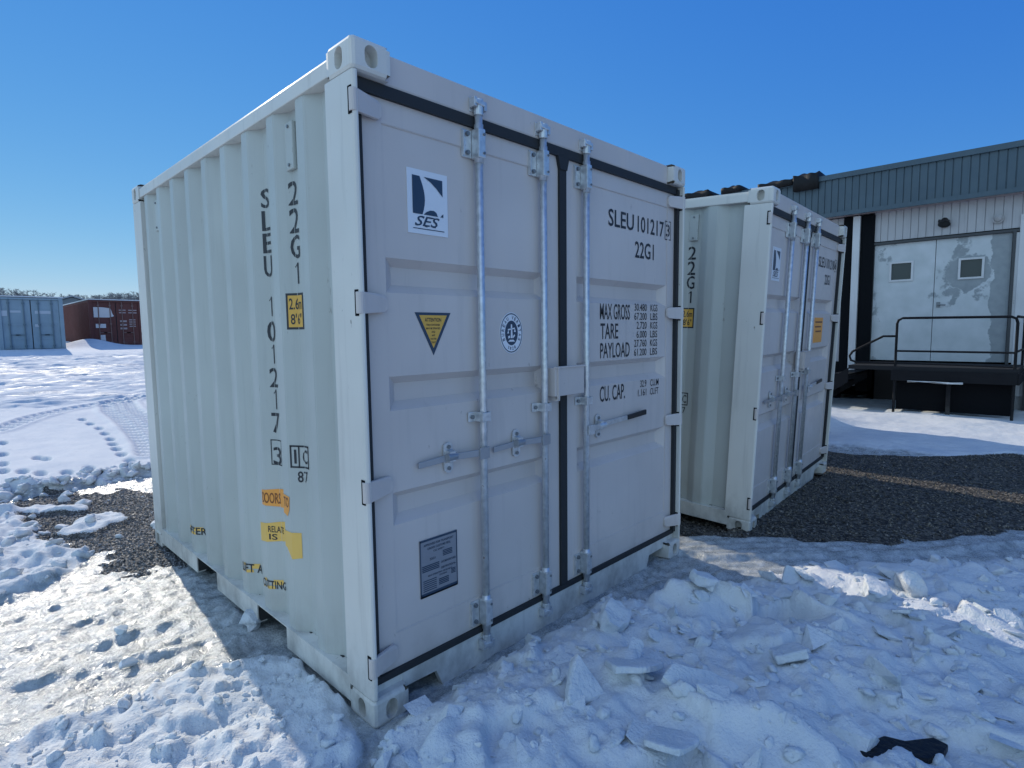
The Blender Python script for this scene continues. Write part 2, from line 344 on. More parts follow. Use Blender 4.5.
print('ground verts', nx*ny)
me = bpy.data.meshes.new('ground')
co = np.stack([GX, GY, H_], -1).reshape(-1, 3)
ii = np.arange(nx*ny).reshape(ny, nx)
fc = np.stack([ii[:-1, :-1], ii[:-1, 1:], ii[1:, 1:], ii[1:, :-1]], -1).reshape(-1, 4)
me.vertices.add(len(co)); me.vertices.foreach_set('co', co.ravel())
me.loops.add(fc.size); me.loops.foreach_set('vertex_index', fc.ravel())
me.polygons.add(len(fc)); me.polygons.foreach_set('loop_start', np.arange(len(fc))*4)
me.polygons.foreach_set('use_smooth', np.ones(len(fc), bool)); me.update()
for nm, arr in (('gravel', gmask), ('ice', imask), ('wet', glm)):
    at = me.attributes.new(nm, 'FLOAT', 'POINT'); at.data.foreach_set('value', arr.ravel().astype(np.float32))
gobj = bpy.data.objects.new('ground', me); C.objects.link(gobj); gobj['kind'] = 'structure'

m = mat('snow_ice_gravel', (0.8, 0.84, 0.88), 0.6); n = N(m); v = n.coord()
at = n.new('Attribute', attribute_name='gravel'); ai = n.new('Attribute', attribute_name='ice'); aw = n.new('Attribute', attribute_name='wet')
nz = n.noise(v, 3.0, 4); n2 = n.noise(v, 14, 5, 0.6); n3 = n.noise(v, 90, 4, 0.6)
snow = n.mix(n.ramp(nz, [(0.35, 0.0), (0.65, 1.0)]), (0.58, 0.62, 0.655), (0.67, 0.69, 0.70))
snow = n.mix(n.math('MULTIPLY', n.ramp(n2, [(0.58, 0.0), (0.75, 1.0)]), 0.5), snow, (0.46, 0.50, 0.54))
icec = n.mix(n.ramp(n2, [(0.35, 0.0), (0.65, 1.0)]), (0.25, 0.275, 0.28), (0.52, 0.545, 0.55))
icec = n.mix(n.math('MULTIPLY', n.ramp(n.noise(n.coord((1, 2.2, 1)), 5, 4), [(0.52, 0.0), (0.66, 1.0)]), 0.45), icec, (0.24, 0.25, 0.25))
vo = n.new('TexVoronoi', Scale=55.0); n.link(v, vo.inputs['Vector'])
grc = n.ramp(vo.outputs['Color'], [(0.1, (0.022, 0.022, 0.022)), (0.5, (0.07, 0.064, 0.055)), (0.9, (0.20, 0.18, 0.15))])
wetc = n.ramp(vo.outputs['Color'], [(0.1, (0.05, 0.052, 0.055)), (0.6, (0.12, 0.12, 0.12)), (0.95, (0.30, 0.30, 0.30))])
grc = n.mix(aw.outputs['Fac'], grc, wetc)
jit = n.math('MULTIPLY', n.math('SUBTRACT', n3, 0.5), 0.9)
gm = n.ramp(n.math('ADD', at.outputs['Fac'], jit), [(0.42, 0.0), (0.58, 1.0)])
im = n.ramp(n.math('ADD', ai.outputs['Fac'], jit), [(0.35, 0.0), (0.65, 1.0)])
c = n.mix(im, snow, icec); c = n.mix(gm, c, grc); n.link(c, n.b.inputs['Base Color'])
r = n.mix(im, (0.85,)*3, n.ramp(n3, [(0.35, 0.08), (0.65, 0.38)])); r = n.mix(gm, r, (0.7,)*3)
n.link(r, n.b.inputs['Roughness'])
n.link(n.math('ADD', n.math('MULTIPLY', im, 0.45), 0.12), n.b.inputs['Specular IOR Level'])
hh = n.bump(n2, 0.28, 0.03); hh = n.bump(n3, 0.7, 0.010, hh)
n4 = n.noise(v, 420, 3, 0.6); hh = n.bump(n4, 0.35, 0.002, hh)
vb = n.math('MULTIPLY', vo.outputs['Distance'], gm); hh = n.bump(vb, 0.9, 0.012, hh)
n.link(hh, n.b.inputs['Normal']); me.materials.append(m)

def gh(x, y): return float(ground(np.array([x]), np.array([y]))[0][0])

# snow for loose blocks
msn = mat('broken_snow', (0.65, 0.69, 0.72), 0.8, 0, 0.15); n = N(msn); v = n.coord()
n.link(n.mix(n.ramp(n.noise(v, 6, 4), [(0.35, 0.0), (0.65, 1.0)]), (0.56, 0.61, 0.65), (0.67, 0.69, 0.71)), n.b.inputs['Base Color'])
n.link(n.bump(n.noise(v, 120, 3), 0.5, 0.005, n.bump(n.noise(v, 22, 5, 0.65), 0.8, 0.025)), n.b.inputs['Normal'])
mic = mat('clear_ice', (0.60, 0.66, 0.70), 0.18); n = N(mic)
n.link(n.bump(n.noise(n.coord(), 30, 4), 0.5, 0.01), n.b.inputs['Normal'])

def chunk(bm, cx, cy, cz, sx, sy, sz, rot, k=12, rough=0.0):
    """angular broken lump: hull of random points in a squashed box"""
    R_ = Matrix.Rotation(rot[2], 3, 'Z') @ Matrix.Rotation(rot[1], 3, 'Y') @ Matrix.Rotation(rot[0], 3, 'X')
    vs = []
    for _ in range(k):
        p = Vector((random.uniform(-1, 1), random.uniform(-1, 1), random.uniform(-1, 1)))
        q = max(abs(p.x), abs(p.y), abs(p.z)); p = p/q*random.uniform(0.8, 1)*(0.75+0.25/max(1, p.length))
        p = R_ @ Vector((p.x*sx, p.y*sy, p.z*sz)); vs.append(bm.verts.new((cx+p.x, cy+p.y, cz+p.z)))
    res = bmesh.ops.convex_hull(bm, input=vs)
    bad = list({g_ for g_ in res['geom_interior']+res['geom_unused'] if isinstance(g_, bmesh.types.BMVert) and g_.is_valid})
    if bad: bmesh.ops.delete(bm, geom=bad, context='VERTS')

def inpile(x, y, poly=P_PILE): return float(polyd(np.array([x]), np.array([y]), poly)[0])
# rubble: thousands of small broken lumps, nobody could count them
cand = []
while len(cand) < 2000:
    x = random.uniform(-0.6, 4.8); y = random.uniform(-2.2, 0.0)
    if inpile(x, y) < -0.01 and math.hypot(x-CX, y-CY) > 0.55: cand.append((x, y))
hs = ground(np.array([c_[0] for c_ in cand]), np.array([c_[1] for c_ in cand]))[0]
# template lumps merged with numpy
def templates(k):
    out = []
    for i in range(k):
        b_ = B(); bmesh.ops.create_icosphere(b_, subdivisions=3, radius=1)
        cuts = [(Vector((random.gauss(0, 1), random.gauss(0, 1), random.gauss(0, 1))).normalized(), random.uniform(0.55, 0.95)) for _ in range(random.choice((6, 9, 12)))]
        sd = random.uniform(0, 50)
        for v_ in b_.verts:
            for nn, dd in cuts:                         # sheared-off flats, then a crumbly surface
                q_ = v_.co.dot(nn)-dd
                if q_ > 0: v_.co -= nn*q_
            w_ = float(fbm(np.array([v_.co.x*1.6+sd+v_.co.z]), np.array([v_.co.y*1.6-v_.co.z*0.7]), 3, 7)[0]); v_.co *= 1+0.45*w_; b_.verts.ensure_lookup_table(); b_.verts.index_update()
        out.append((np.array([v_.co[:] for v_ in b_.verts]), np.array([[v_.index for v_ in f.verts] for f in b_.faces]))); b_.free()
    return out
TPL = templates(24)
def pebble_templates(k):
    out = []
    for i in range(k):
        b_ = B(); chunk(b_, 0, 0, 0, 1, 1, 1, (0, 0, 0), random.choice((8, 9, 10)))
        bmesh.ops.triangulate(b_, faces=b_.faces); b_.verts.ensure_lookup_table(); b_.verts.index_update()
        out.append((np.array([v_.co[:] for v_ in b_.verts]), np.array([[v_.index for v_ in f.verts] for f in b_.faces]))); b_.free()
    return out
TPP = pebble_templates(24)
def scatter(name, items, m, smooth=False, tpl=None):
    """items: (x,y,z,sx,sy,sz,rx,ry,rz) merged into one mesh"""
    V = []; Fc = []; off = 0
    for it in items:
        tv, tf = random.choice(tpl or TPL); x, y, z, sx, sy, sz, rx, ry, rz = it
        R_ = np.array(Matrix.Rotation(rz, 3, 'Z') @ Matrix.Rotation(ry, 3, 'Y') @ Matrix.Rotation(rx, 3, 'X'))
        V.append((tv*np.array([sx, sy, sz])) @ R_.T+np.array([x, y, z])); Fc.append(tf+off); off += len(tv)
    me_ = bpy.data.meshes.new(name); me_.from_pydata(np.concatenate(V).tolist(), [], np.concatenate(Fc).tolist()); me_.update()
    me_.materials.append(m)
    if smooth: me_.polygons.foreach_set('use_smooth', [True]*len(me_.polygons))
    o = bpy.data.objects.new(name, me_); C.objects.link(o); return o
items = []
for _ in range(700):
    x = random.uniform(-1.3, -0.02); y = random.uniform(-0.9, 0.9)
    if inpile(x, y, P_SNOWB) > -0.02: continue
    s = 0.004+0.02*random.random()**4; items.append((x, y, gh(x, y)+s*0.2, s*1.3, s, s*0.8, random.gauss(0, 0.4), random.gauss(0, 0.4), random.uniform(0, 6.3)))
for (x, y), z in zip(cand, hs):
    s = 0.004+0.034*random.random()**6
    s *= 0.75 if math.hypot(x-CX, y-CY) < 1.6 else 1
    flat = random.choice((0.3, 0.5, 0.8, 1))
    items.append((x, y, z+s*flat*0.02, s*random.uniform(0.8, 1.7), s, s*flat, random.gauss(0, 0.35), random.gauss(0, 0.35), random.uniform(0, 6.3)))
for _ in range(500):                       # crumbs on the left heaps and along the near side
    x = random.uniform(-1.2, 0.6); y = random.choice((random.gauss(5.5, 0.12), random.uniform(2.6, 4.9)))
    if x > -0.02 and y < 3.05: continue
    if y < 5 and not (inpile(x, y, [(-3, 5.1), (-0.72, 5.05), (-0.55, 4.0), (-0.38, 3.0), (-0.8, 2.6), (-3, 2.5)]) < 0.05 or random.random() < 0.12): continue
    s = 0.01+0.05*random.random()**2.5
    items.append((x, y, gh(x, y)+s*0.2, s*1.3, s, s*0.8, random.gauss(0, 0.4), random.gauss(0, 0.4), random.uniform(0, 6.3)))
o = scatter('snow_rubble', items, msn, True); o['kind'] = 'stuff'; tag(o, 'broken lumps and crumbs of snow strewn over the ploughed heaps', 'snow')
ice_items = []
while len(ice_items) < 260:
    x = random.uniform(-0.4, 4.4); y = random.uniform(-2.1, 0.0)
    if inpile(x, y) > -0.05 or math.hypot(x-CX, y-CY) < 0.9: continue
    s = 0.018+0.07*random.random()**2.2; fl = random.choice((0.25, 0.4, 0.7))
    ice_items.append((x, y, gh(x, y)-s*fl*0.1, s*random.uniform(0.9, 1.6), s, s*fl, random.gauss(0, 0.3), random.gauss(0, 0.3), random.uniform(0, 6.3)))
o = scatter('broken_crust', ice_items, msn, tpl=TPP); o['kind'] = 'stuff'; tag(o, 'angular pieces of broken snow crust bedded in the ploughed heap', 'snow')
# stones lying on the gravel
items = []; k = 0
while len(items) < 38000 and k < 300000:
    k += 1
    if random.random() < 0.45: x, y = random.uniform(-0.8, 0.35), random.uniform(2.2, 5.4)
    else:
        x, y = random.uniform(2.5, 9), random.uniform(-3.2, 1.5)
        if random.random() > 1.3/(0.5+math.hypot(x-3, y+0.5)*0.5): continue
    items.append((x, y))
arr = np.array(items); hg, gmk, _, wl = ground(arr[:, 0], arr[:, 1])
itd, itl = [], []
for (x, y), z, g_, w_ in zip(items, hg, gmk, wl):
    if g_ < 0.5 or (0.02 < x < 2.42 and 0.02 < y < 2.97): continue
    s = (random.uniform(0.003, 0.0075) if w_ > 0.5 else random.uniform(0.004, 0.011))*(1.0 if random.random() < 0.95 else 1.7)
    (itl if w_ > 0.5 else itd).append((x, y, z+s*0.3, s*1.3, s, s*0.75, random.gauss(0, 0.5), random.gauss(0, 0.5), random.uniform(0, 6.3)))
ms = mat('crushed_stone', (0.22, 0.2, 0.18), 0.75); n = N(ms)
n.link(n.ramp(n.noise(n.coord(), 60, 2), [(0.3, (0.03, 0.029, 0.028)), (0.5, (0.085, 0.077, 0.066)), (0.7, (0.30, 0.27, 0.22))]), n.b.inputs['Base Color'])
mw = mat('wet_stone', (0.1, 0.1, 0.1), 0.6, 0, 0.3); n = N(mw)
n.link(n.ramp(n.noise(n.coord(), 60, 2), [(0.3, (0.06, 0.062, 0.065)), (0.5, (0.15, 0.15, 0.152)), (0.72, (0.40, 0.40, 0.41))]), n.b.inputs['Base Color'])
o = scatter('gravel', itd, ms, tpl=TPP); o['kind'] = 'stuff'; tag(o, 'crushed tan stone lying in the shade in front of the containers', 'gravel')
o = scatter('gravel', itl, mw, tpl=TPP); o['kind'] = 'stuff'; tag(o, 'wet dark stone showing through the snow left of the near container', 'gravel')

# the blocks one can tell apart
def block(label, pts_h, loc, tilt, rz, m=msn, th=0.05, cat='snow block', name='snow_block'):
    """slab or lump from an outline with its own thickness, edges crumbled"""
    bm = B(); prism(bm, [(p[0], p[1], 0) for p in pts_h], (0, 0, th))
    bmesh.ops.triangulate(bm, faces=bm.faces)
    bmesh.ops.subdivide_edges(bm, edges=bm.edges, cuts=5, use_grid_fill=True)
    for v_ in bm.verts:
        q = np.array([v_.co.x*20+loc[0]*9]), np.array([v_.co.y*20+v_.co.z*31])
        s = float(fbm(*q, 3, 5)[0]); v_.co += Vector((s, float(fbm(q[1], q[0], 3, 8)[0]), s*0.6))*min(0.03, th*0.42)
    for _ in range(2): bmesh.ops.smooth_vert(bm, verts=bm.verts, factor=0.5, use_axis_x=True, use_axis_y=True, use_axis_z=True)
    o_ = obj(name, bm, m, None, False); o_.location = loc; o_.rotation_euler = (tilt[0], tilt[1], rz)
    return tag(o_, label, cat)
def ngon(k, r, jit=0.25, sx=1, sy=1):
    return [(math.cos(2*math.pi*i/k)*r*sx*random.uniform(1-jit, 1), math.sin(2*math.pi*i/k)*r*sy*random.uniform(1-jit, 1)) for i in range(k)]
def gz(x, y, dz=0): return (x, y, gh(x, y)+dz)
block('rounded grey white snow boulder standing upright on the sunlit ridge', ngon(9, 0.095), gz(2.63, -1.25, 0.03), (1.2, 0.25), 0.7, th=0.09)
block('bright lump of snow lying in the sun beside the upright boulder', ngon(8, 0.10, 0.2, 1.3, 0.8), gz(2.40, -1.16, 0.0), (0.2, -0.1), 0.3, th=0.07)
block('long narrow snow slab leaning in the shade left in the ploughed heap before the doors', [(-0.15, -0.02), (-0.1, 0.045), (0.08, 0.05), (0.17, 0.01), (0.1, -0.05), (-0.08, -0.055)], gz(0.89, -0.88, 0.01), (0.55, 0.25), -0.75, th=0.03)
block('squarish snow slab tilted in the middle of the shaded heap', [(-0.075, -0.07), (0.08, -0.06), (0.075, 0.07), (-0.065, 0.075)], gz(1.40, -1.06, 0.0), (-0.3, 0.25), 0.6, th=0.04)
block('flat blue white snow slab lying in front of the locking bars', [(-0.13, -0.05), (-0.02, -0.1), (0.13, -0.03), (0.1, 0.07), (-0.09, 0.09)], gz(0.82, -0.65, 0.004), (-0.28, 0.18), -0.4, th=0.03)
block('pointed block of snow resting against the door end below the middle bars', ngon(7, 0.105, 0.35, 1.2, 0.9), gz(1.12, -0.32, 0.015), (0.5, -0.2), 0.4, th=0.07)
block('upright triangular snow block in the heap before the near corner post', [(-0.09, -0.08), (0.10, -0.07), (0.02, 0.11)], gz(0.58, -0.53, 0.03), (0.7, 0.2), -0.3, th=0.05)
block('round topped snow lump at the end of the heap by the icy rut', ngon(8, 0.07), gz(1.64, -0.53, 0.01), (0.3, 0.3), 0, th=0.06)
block('lump of slush jammed under the near fork pocket', ngon(7, 0.06, 0.3), (-0.03, 1.17, 0.02), (0.4, 0.3), 0.3, th=0.07)
block('small sharp ice block standing on the tyre ridge', ngon(6, 0.035, 0.3), gz(-0.52, 1.55, 0.0), (0.3, 0.2), 0.5, mic, th=0.03, cat='ice block', name='ice_block')
block('clear ice splinter lying loose beside the lower tyre ridge', [(-0.045, -0.02), (0.05, -0.012), (0.03, 0.025), (-0.03, 0.022)], gz(-0.56, 1.21, 0.01), (0.5, 0.3), 0.4, mic, th=0.02, cat='ice block', name='ice_block')
block('broad flat slab of crusted snow sunk in the lowest part of the ploughed heap', [(-0.12, -0.06), (0.03, -0.09), (0.14, 0.0), (0.05, 0.09), (-0.1, 0.07)], gz(0.58, -0.95, 0.004), (-0.15, 0.3), 0.2, th=0.025)
block('thin leaning snow plate at the crest beside the sunlit gap', [(-0.06, -0.05), (0.06, -0.05), (0.05, 0.05), (-0.03, 0.07)], gz(2.34, -0.75, 0.03), (0.9, 0.2), -0.9, th=0.02)
# bare dark meltwater hole with a stone
mdk = mat('wet_asphalt', (0.008, 0.009, 0.011), 0.45, 0, 0.25); n = N(mdk); n.link(n.bump(n.noise(n.coord(), 40, 4), 0.8, 0.01), n.b.inputs['Normal'])
def patch(label, pts, th=0.03):
    bm = B(); zc = sum(gh(*p) for p in pts)/len(pts)
    prism(bm, [(p[0], p[1], zc-0.02) for p in pts], (0, 0, th)); o_ = obj('asphalt_slab', bm, mdk, None, bev=0.006)
    return tag(o_, label, 'asphalt')
patch('broken black wet asphalt piece showing in a hollow of the shaded snow', [(1.09, -1.375), (1.13, -1.42), (1.20, -1.45), (1.22, -1.51), (1.31, -1.58), (1.30, -1.625), (1.25, -1.62), (1.17, -1.585), (1.13, -1.53), (1.07, -1.49), (1.04, -1.42)], 0.030)

# ------------------------------------------------------------ container builder
W, L, H = 2.438, 2.991, 2.591
YL = 0.055                              # door leaf face behind the post face
XI, XO = 0.060, 0.015                   # side sheet: inner and outer flats
P0, PITCH = 0.400, 0.2838
def prof(u):
    t = (u-P0) % PITCH
    if t < 0.07: return XO
    if t < 0.142: return XO+(XI-XO)*(t-0.07)/0.072
    if t < 0.212: return XI
    return XI+(XO-XI)*(t-0.212)/(PITCH-0.212)
FOLDS = sorted(P0+PITCH*k+q for k in range(-1, 10) for q in (0, 0.07, 0.142, 0.212))

def oval(cx, cz, w, h, k=20):
    """points of a slotted hole, angle by angle"""
    out = []
    for i in range(k):
        t = 2*math.pi*(i+0.5)/k; x, z = math.cos(t), math.sin(t)
        r = w/2; s = h/2-r
        out.append((cx+r*x, cz+r*z+(s if z > 0 else -s)))
    return out
def casting(name, parent, x0, y0, z0, sx, sy, m):
    """corner casting; sx, sy = direction (+1/-1) from the outer corner inwards. holes in the end and side faces and the top/bottom"""
    bm = B(); dx, dy, dz = 0.162*sx, 0.178*sy, 0.118; g_ = 0.016
    def P(u, v_, w_): return (x0+sx*u, y0+sy*v_, z0+w_)
    A_, D_ = 0.162, 0.178
    def ringface(mapf, w_, h_, hw, hh, dep):
        k = 20; hole = oval(w_/2, h_/2, hw, hh, k)
        outer = []
        for i in range(k):
            t = 2*math.pi*(i+0.5)/k; c_, s_ = math.cos(t), math.sin(t)
            q = min((w_/2-g_)/abs(c_) if c_ else 9, (h_/2-g_)/abs(s_) if s_ else 9); outer.append((w_/2+c_*q, h_/2+s_*q))
        # corners of the plate inserted as extra triangles
        O = [bm.verts.new(mapf(p[0], p[1], 0)) for p in outer]; I = [bm.verts.new(mapf(p[0], p[1], 0)) for p in hole]
        J = [bm.verts.new(mapf(p[0], p[1], dep)) for p in hole]
        cs = [(w_-g_, h_-g_), (g_, h_-g_), (g_, g_), (w_-g_, g_)]; K = [bm.verts.new(mapf(*c_, 0)) for c_ in cs]
        for i in range(k):
            j = (i+1) % k; bm.faces.new((O[i], O[j], I[j], I[i])); bm.faces.new((I[i], I[j], J[j], J[i]))
            a_, b_ = outer[i], outer[j]
            if abs(a_[0]-b_[0]) > 1e-6 and abs(a_[1]-b_[1]) > 1e-6:
                cc = min(range(4), key=lambda q: (cs[q][0]-a_[0])**2+(cs[q][1]-a_[1])**2); bm.faces.new((O[i], K[cc], O[j]))
        bm.faces.new(J).material_index = 0
    ringface(lambda a_, b_, d: P(a_, d, b_), A_, dz, 0.054, 0.078, 0.05)        # end face
    ringface(lambda a_, b_, d: P(d, a_, b_), D_, dz, 0.054, 0.078, 0.05)        # side face
    # rounded edges between the faces (chamfer strips), top, bottom, back faces
    q = g_
    def f(*pts): bm.faces.new([bm.verts.new(P(*p)) for p in pts])
    e2 = q*0.3
    f((0, q, q), (e2, e2, q), (e2, e2, dz-q), (0, q, dz-q)); f((e2, e2, q), (q, 0, q), (q, 0, dz-q), (e2, e2, dz-q))
    for zf, z1, z2 in ((0, q, e2), (dz, dz-q, dz-e2)):
        f((q, 0, z1), (A_-q, 0, z1), (A_-q, e2, z2), (e2+q*.5, e2, z2)); f((q, e2, z2), (A_-q, e2, z2), (A_-q, q, zf), (q, q, zf))
        f((0, q, z1), (0, D_-q, z1), (e2, D_-q, z2), (e2, q, z2)); f((e2, q, z2), (e2, D_-q, z2), (q, D_-q, zf), (q, q, zf))
        f((0, q, z1), (e2, e2, z1), (q, 0, z1), (q, e2, z2), (q, q, zf), (e2, q, z2))
        f((q, q, zf), (A_, q, zf), (A_, D_, zf), (q, D_, zf))
    f((A_, 0.002, q), (A_, D_, 0), (A_, D_, dz), (A_, 0.002, dz-q)); f((0.002, D_, q), (A_, D_, 0), (A_, D_, dz), (0.002, D_, dz-q))
    f((A_-q, 0, q), (A_, 0.002, q), (A_, 0.002, dz-q), (A_-q, 0, dz-q)); f((0, D_-q, q), (0.002, D_, q), (0.002, D_, dz-q), (0, D_-q, dz-q))
    bmesh.ops.remove_doubles(bm, verts=bm.verts, dist=1e-4)
    return obj(name, bm, [m, M['dark']], parent)

def text_mesh(s, bold=0.0, shear=0.0):
    cu = bpy.data.curves.new('t', 'FONT'); cu.body = s; cu.size = 1; cu.offset = bold; cu.shear = shear; cu.resolution_u = 3; cu.fill_mode = 'FRONT'
    t = bpy.data.objects.new('t', cu); C.objects.link(t)
    dg = bpy.context.evaluated_depsgraph_get(); me_ = bpy.data.meshes.new_from_object(t.evaluated_get(dg))
    bpy.data.objects.remove(t); bpy.data.curves.remove(cu); return me_
def flat_text(bm, s, rect, mapf, bold=0.0, shear=0.0, cuts=None, mi=0):
    """fit text s into rect (u0,u1,z0,z1) and map it through mapf; cuts = u values to split at"""
    if s == '1':
        u0, u1, z0, z1 = rect; w_, h_ = u1-u0, z1-z0
        flat_poly(bm, [(u0+0.5*w_, z0), (u0+0.86*w_, z0), (u0+0.86*w_, z1), (u0+0.58*w_, z1), (u0+0.08*w_, z1-0.16*h_), (u0+0.08*w_, z1-0.24*h_), (u0+0.5*w_, z1-0.13*h_)], mapf, cuts, mi); return
    me_ = text_mesh(s, bold, shear); b_ = B(); b_.from_mesh(me_); bpy.data.meshes.remove(me_)
    if not b_.verts: b_.free(); return
    x0 = min(v_.co.x for v_ in b_.verts); x1 = max(v_.co.x for v_ in b_.verts); y0 = min(v_.co.y for v_ in b_.verts); y1 = max(v_.co.y for v_ in b_.verts)
    u0, u1, z0, z1 = rect
    for v_ in b_.verts: v_.co = Vector((u0+(v_.co.x-x0)/(x1-x0+1e-9)*(u1-u0), z0+(v_.co.y-y0)/(y1-y0+1e-9)*(z1-z0), 0))
    put(bm, b_, mapf, cuts, mi)
def put(bm, b_, mapf, cuts=None, mi=0):
    for q in cuts or ():
        bmesh.ops.bisect_plane(b_, geom=b_.verts[:]+b_.edges[:]+b_.faces[:], plane_co=(q, 0, 0), plane_no=(1, 0, 0), dist=1e-6)
    mp = {v_: bm.verts.new(mapf(v_.co.x, v_.co.y)) for v_ in b_.verts}
    for f in b_.faces:
        try: nf = bm.faces.new([mp[v_] for v_ in f.verts]); nf.material_index = mi
        except ValueError: pass
    b_.free()
def flat_poly(bm, pts, mapf, cuts=None, mi=0):
    b_ = B(); b_.faces.new([b_.verts.new((p[0], p[1], 0)) for p in pts]); put(bm, b_, mapf, cuts, mi)
def rect(u0, u1, z0, z1): return [(u0, z0), (u1, z0), (u1, z1), (u0, z1)]
def D(u, z, d=YL):      # a point measured on the post plane, moved back along the sight line onto depth d
    t = 1+d/1.856; return (CX+(u-CX)*t, CZ+(z-CZ)*t)
def door(e_): return lambda u, z: (u, YL-e_, z)
def side(e_): return lambda u, z: (prof(u)-e_, u, z)

GR = [(1.700, 1.835), (1.235, 1.372), (0.770, 0.905)]         # pressed grooves of the door sheets (z0, z1)
def leaf(name, root, u0, u1):
    """door leaf: frame and sheet with three pressed-in grooves with sloping ends"""
    r_ = obj(name, leaf_bm(u0, u1), M['door'], root); return r_
def leaf_bm(u0, u1):
    bm = B(); z0, z1 = 0.175, 2.425; a0, a1 = u0+0.10, u1-0.085; y = YL; dp = 0.042; sl = 0.034
    zs = [z0]
    def q(*p): bm.faces.new([bm.verts.new(v_) for v_ in p])
    # sheet 3 mm behind the leaf frame, from z 0.32 to 2.335
    ys = y+0.004; zc = [0.32]
    for g0, g1 in GR[::-1]: zc += [g0, g1]
    zc.append(2.335)
    for i in range(0, len(zc), 2): q((a0, ys, zc[i]), (a1, ys, zc[i]), (a1, ys, zc[i+1]), (a0, ys, zc[i+1]))
    for g0, g1 in GR:
        b0, b1, c0, c1 = a0+0.004, a1-0.004, g0+sl, g1-sl*0.9; e0, e1 = b0+0.05, b1-0.05; yd = ys+dp
        q((a0, ys, g0), (b0, ys, g0), (b0, ys, g1), (a0, ys, g1)); q((b1, ys, g0), (a1, ys, g0), (a1, ys, g1), (b1, ys, g1))
        q((b0, ys, g0), (b1, ys, g0), (e1, yd, c0), (e0, yd, c0)); q((b0, ys, g1), (e0, yd, c1), (e1, yd, c1), (b1, ys, g1))
        q((e0, yd, c0), (e1, yd, c0), (e1, yd, c1), (e0, yd, c1)); q((b0, ys, g0), (e0, yd, c0), (e0, yd, c1), (b0, ys, g1)); q((b1, ys, g0), (b1, ys, g1), (e1, yd, c1), (e1, yd, c0))
    # frame members
    box(bm, u0, a0, y, y+0.05, z0, z1); box(bm, a1, u1, y, y+0.05, z0, z1)
    box(bm, a0, a1, y, y+0.05, z0, 0.32); box(bm, a0, a1, y, y+0.05, 2.335, z1)
    # weld bead along the sheet seam
    for zb in (0.322, 2.333): tube(bm, [(a0, y+0.003, zb), (a1, y+0.003, zb)], 0.003, 5)
    return bm
def hinge_bm(s, z):      # s=+1 left post, -1 right post
    bm = B(); f = (lambda u: u) if s > 0 else (lambda u: W-u)
    prism(bm, [(f(0.024), 0.004, z-0.040), (f(0.13), 0.040, z-0.033), (f(0.145), 0.040, z-0.02), (f(0.145), 0.040, z+0.02), (f(0.13), 0.040, z+0.036), (f(0.024), 0.004, z+0.04)], (0, 0.016, 0))
    tube(bm, [(f(0.012), 0.016, z-0.040), (f(0.012), 0.016, z+0.040)], 0.0165, 14)
    return bm
def post_bm(x0, s, y0, t):
    """rear or front corner post: folded section; s, t directions inwards from the outer corner; hinge slots are dark boxes added on top, no notches are cut"""
    bm = B(); z0, z1 = 0.118, H-0.118
    sec = [(0.002, 0.20), (0.002, 0.014), (0.006, 0.005), (0.014, 0.001), (0.021, 0.001), (0.024, 0.006), (0.024, 0.05), (0.06, 0.062), (0.06, 0.20)]
    prism(bm, [(x0+s*a_, y0+t*b_, z0) for a_, b_ in sec], (0, 0, z1-z0)); return bm
def corr_wall(x0, s, m, root, name):
    bm = B(); z0, z1 = 0.1505, 2.50
    us = [0.19, 0.30]+[u for u in FOLDS if 0.30 < u < L-0.205]+[L-0.20]
    us[1] = P0-(PITCH-0.212)
    col = [(bm.verts.new((x0+s*(prof(u) if 0.2 < u < L-0.21 else XI), u, z0)), bm.verts.new((x0+s*(prof(u) if 0.2 < u < L-0.21 else XI), u, z1))) for u in us]
    for a_, b_ in zip(col[:-1], col[1:]): bm.faces.new((a_[0], b_[0], b_[1], a_[1]))
    bmesh.ops.bevel(bm, geom=[e_ for e_ in bm.edges if len(e_.link_faces) == 2], offset=0.0045, segments=2, affect='EDGES')
    o_ = obj(name, bm, m, root)
    return o_
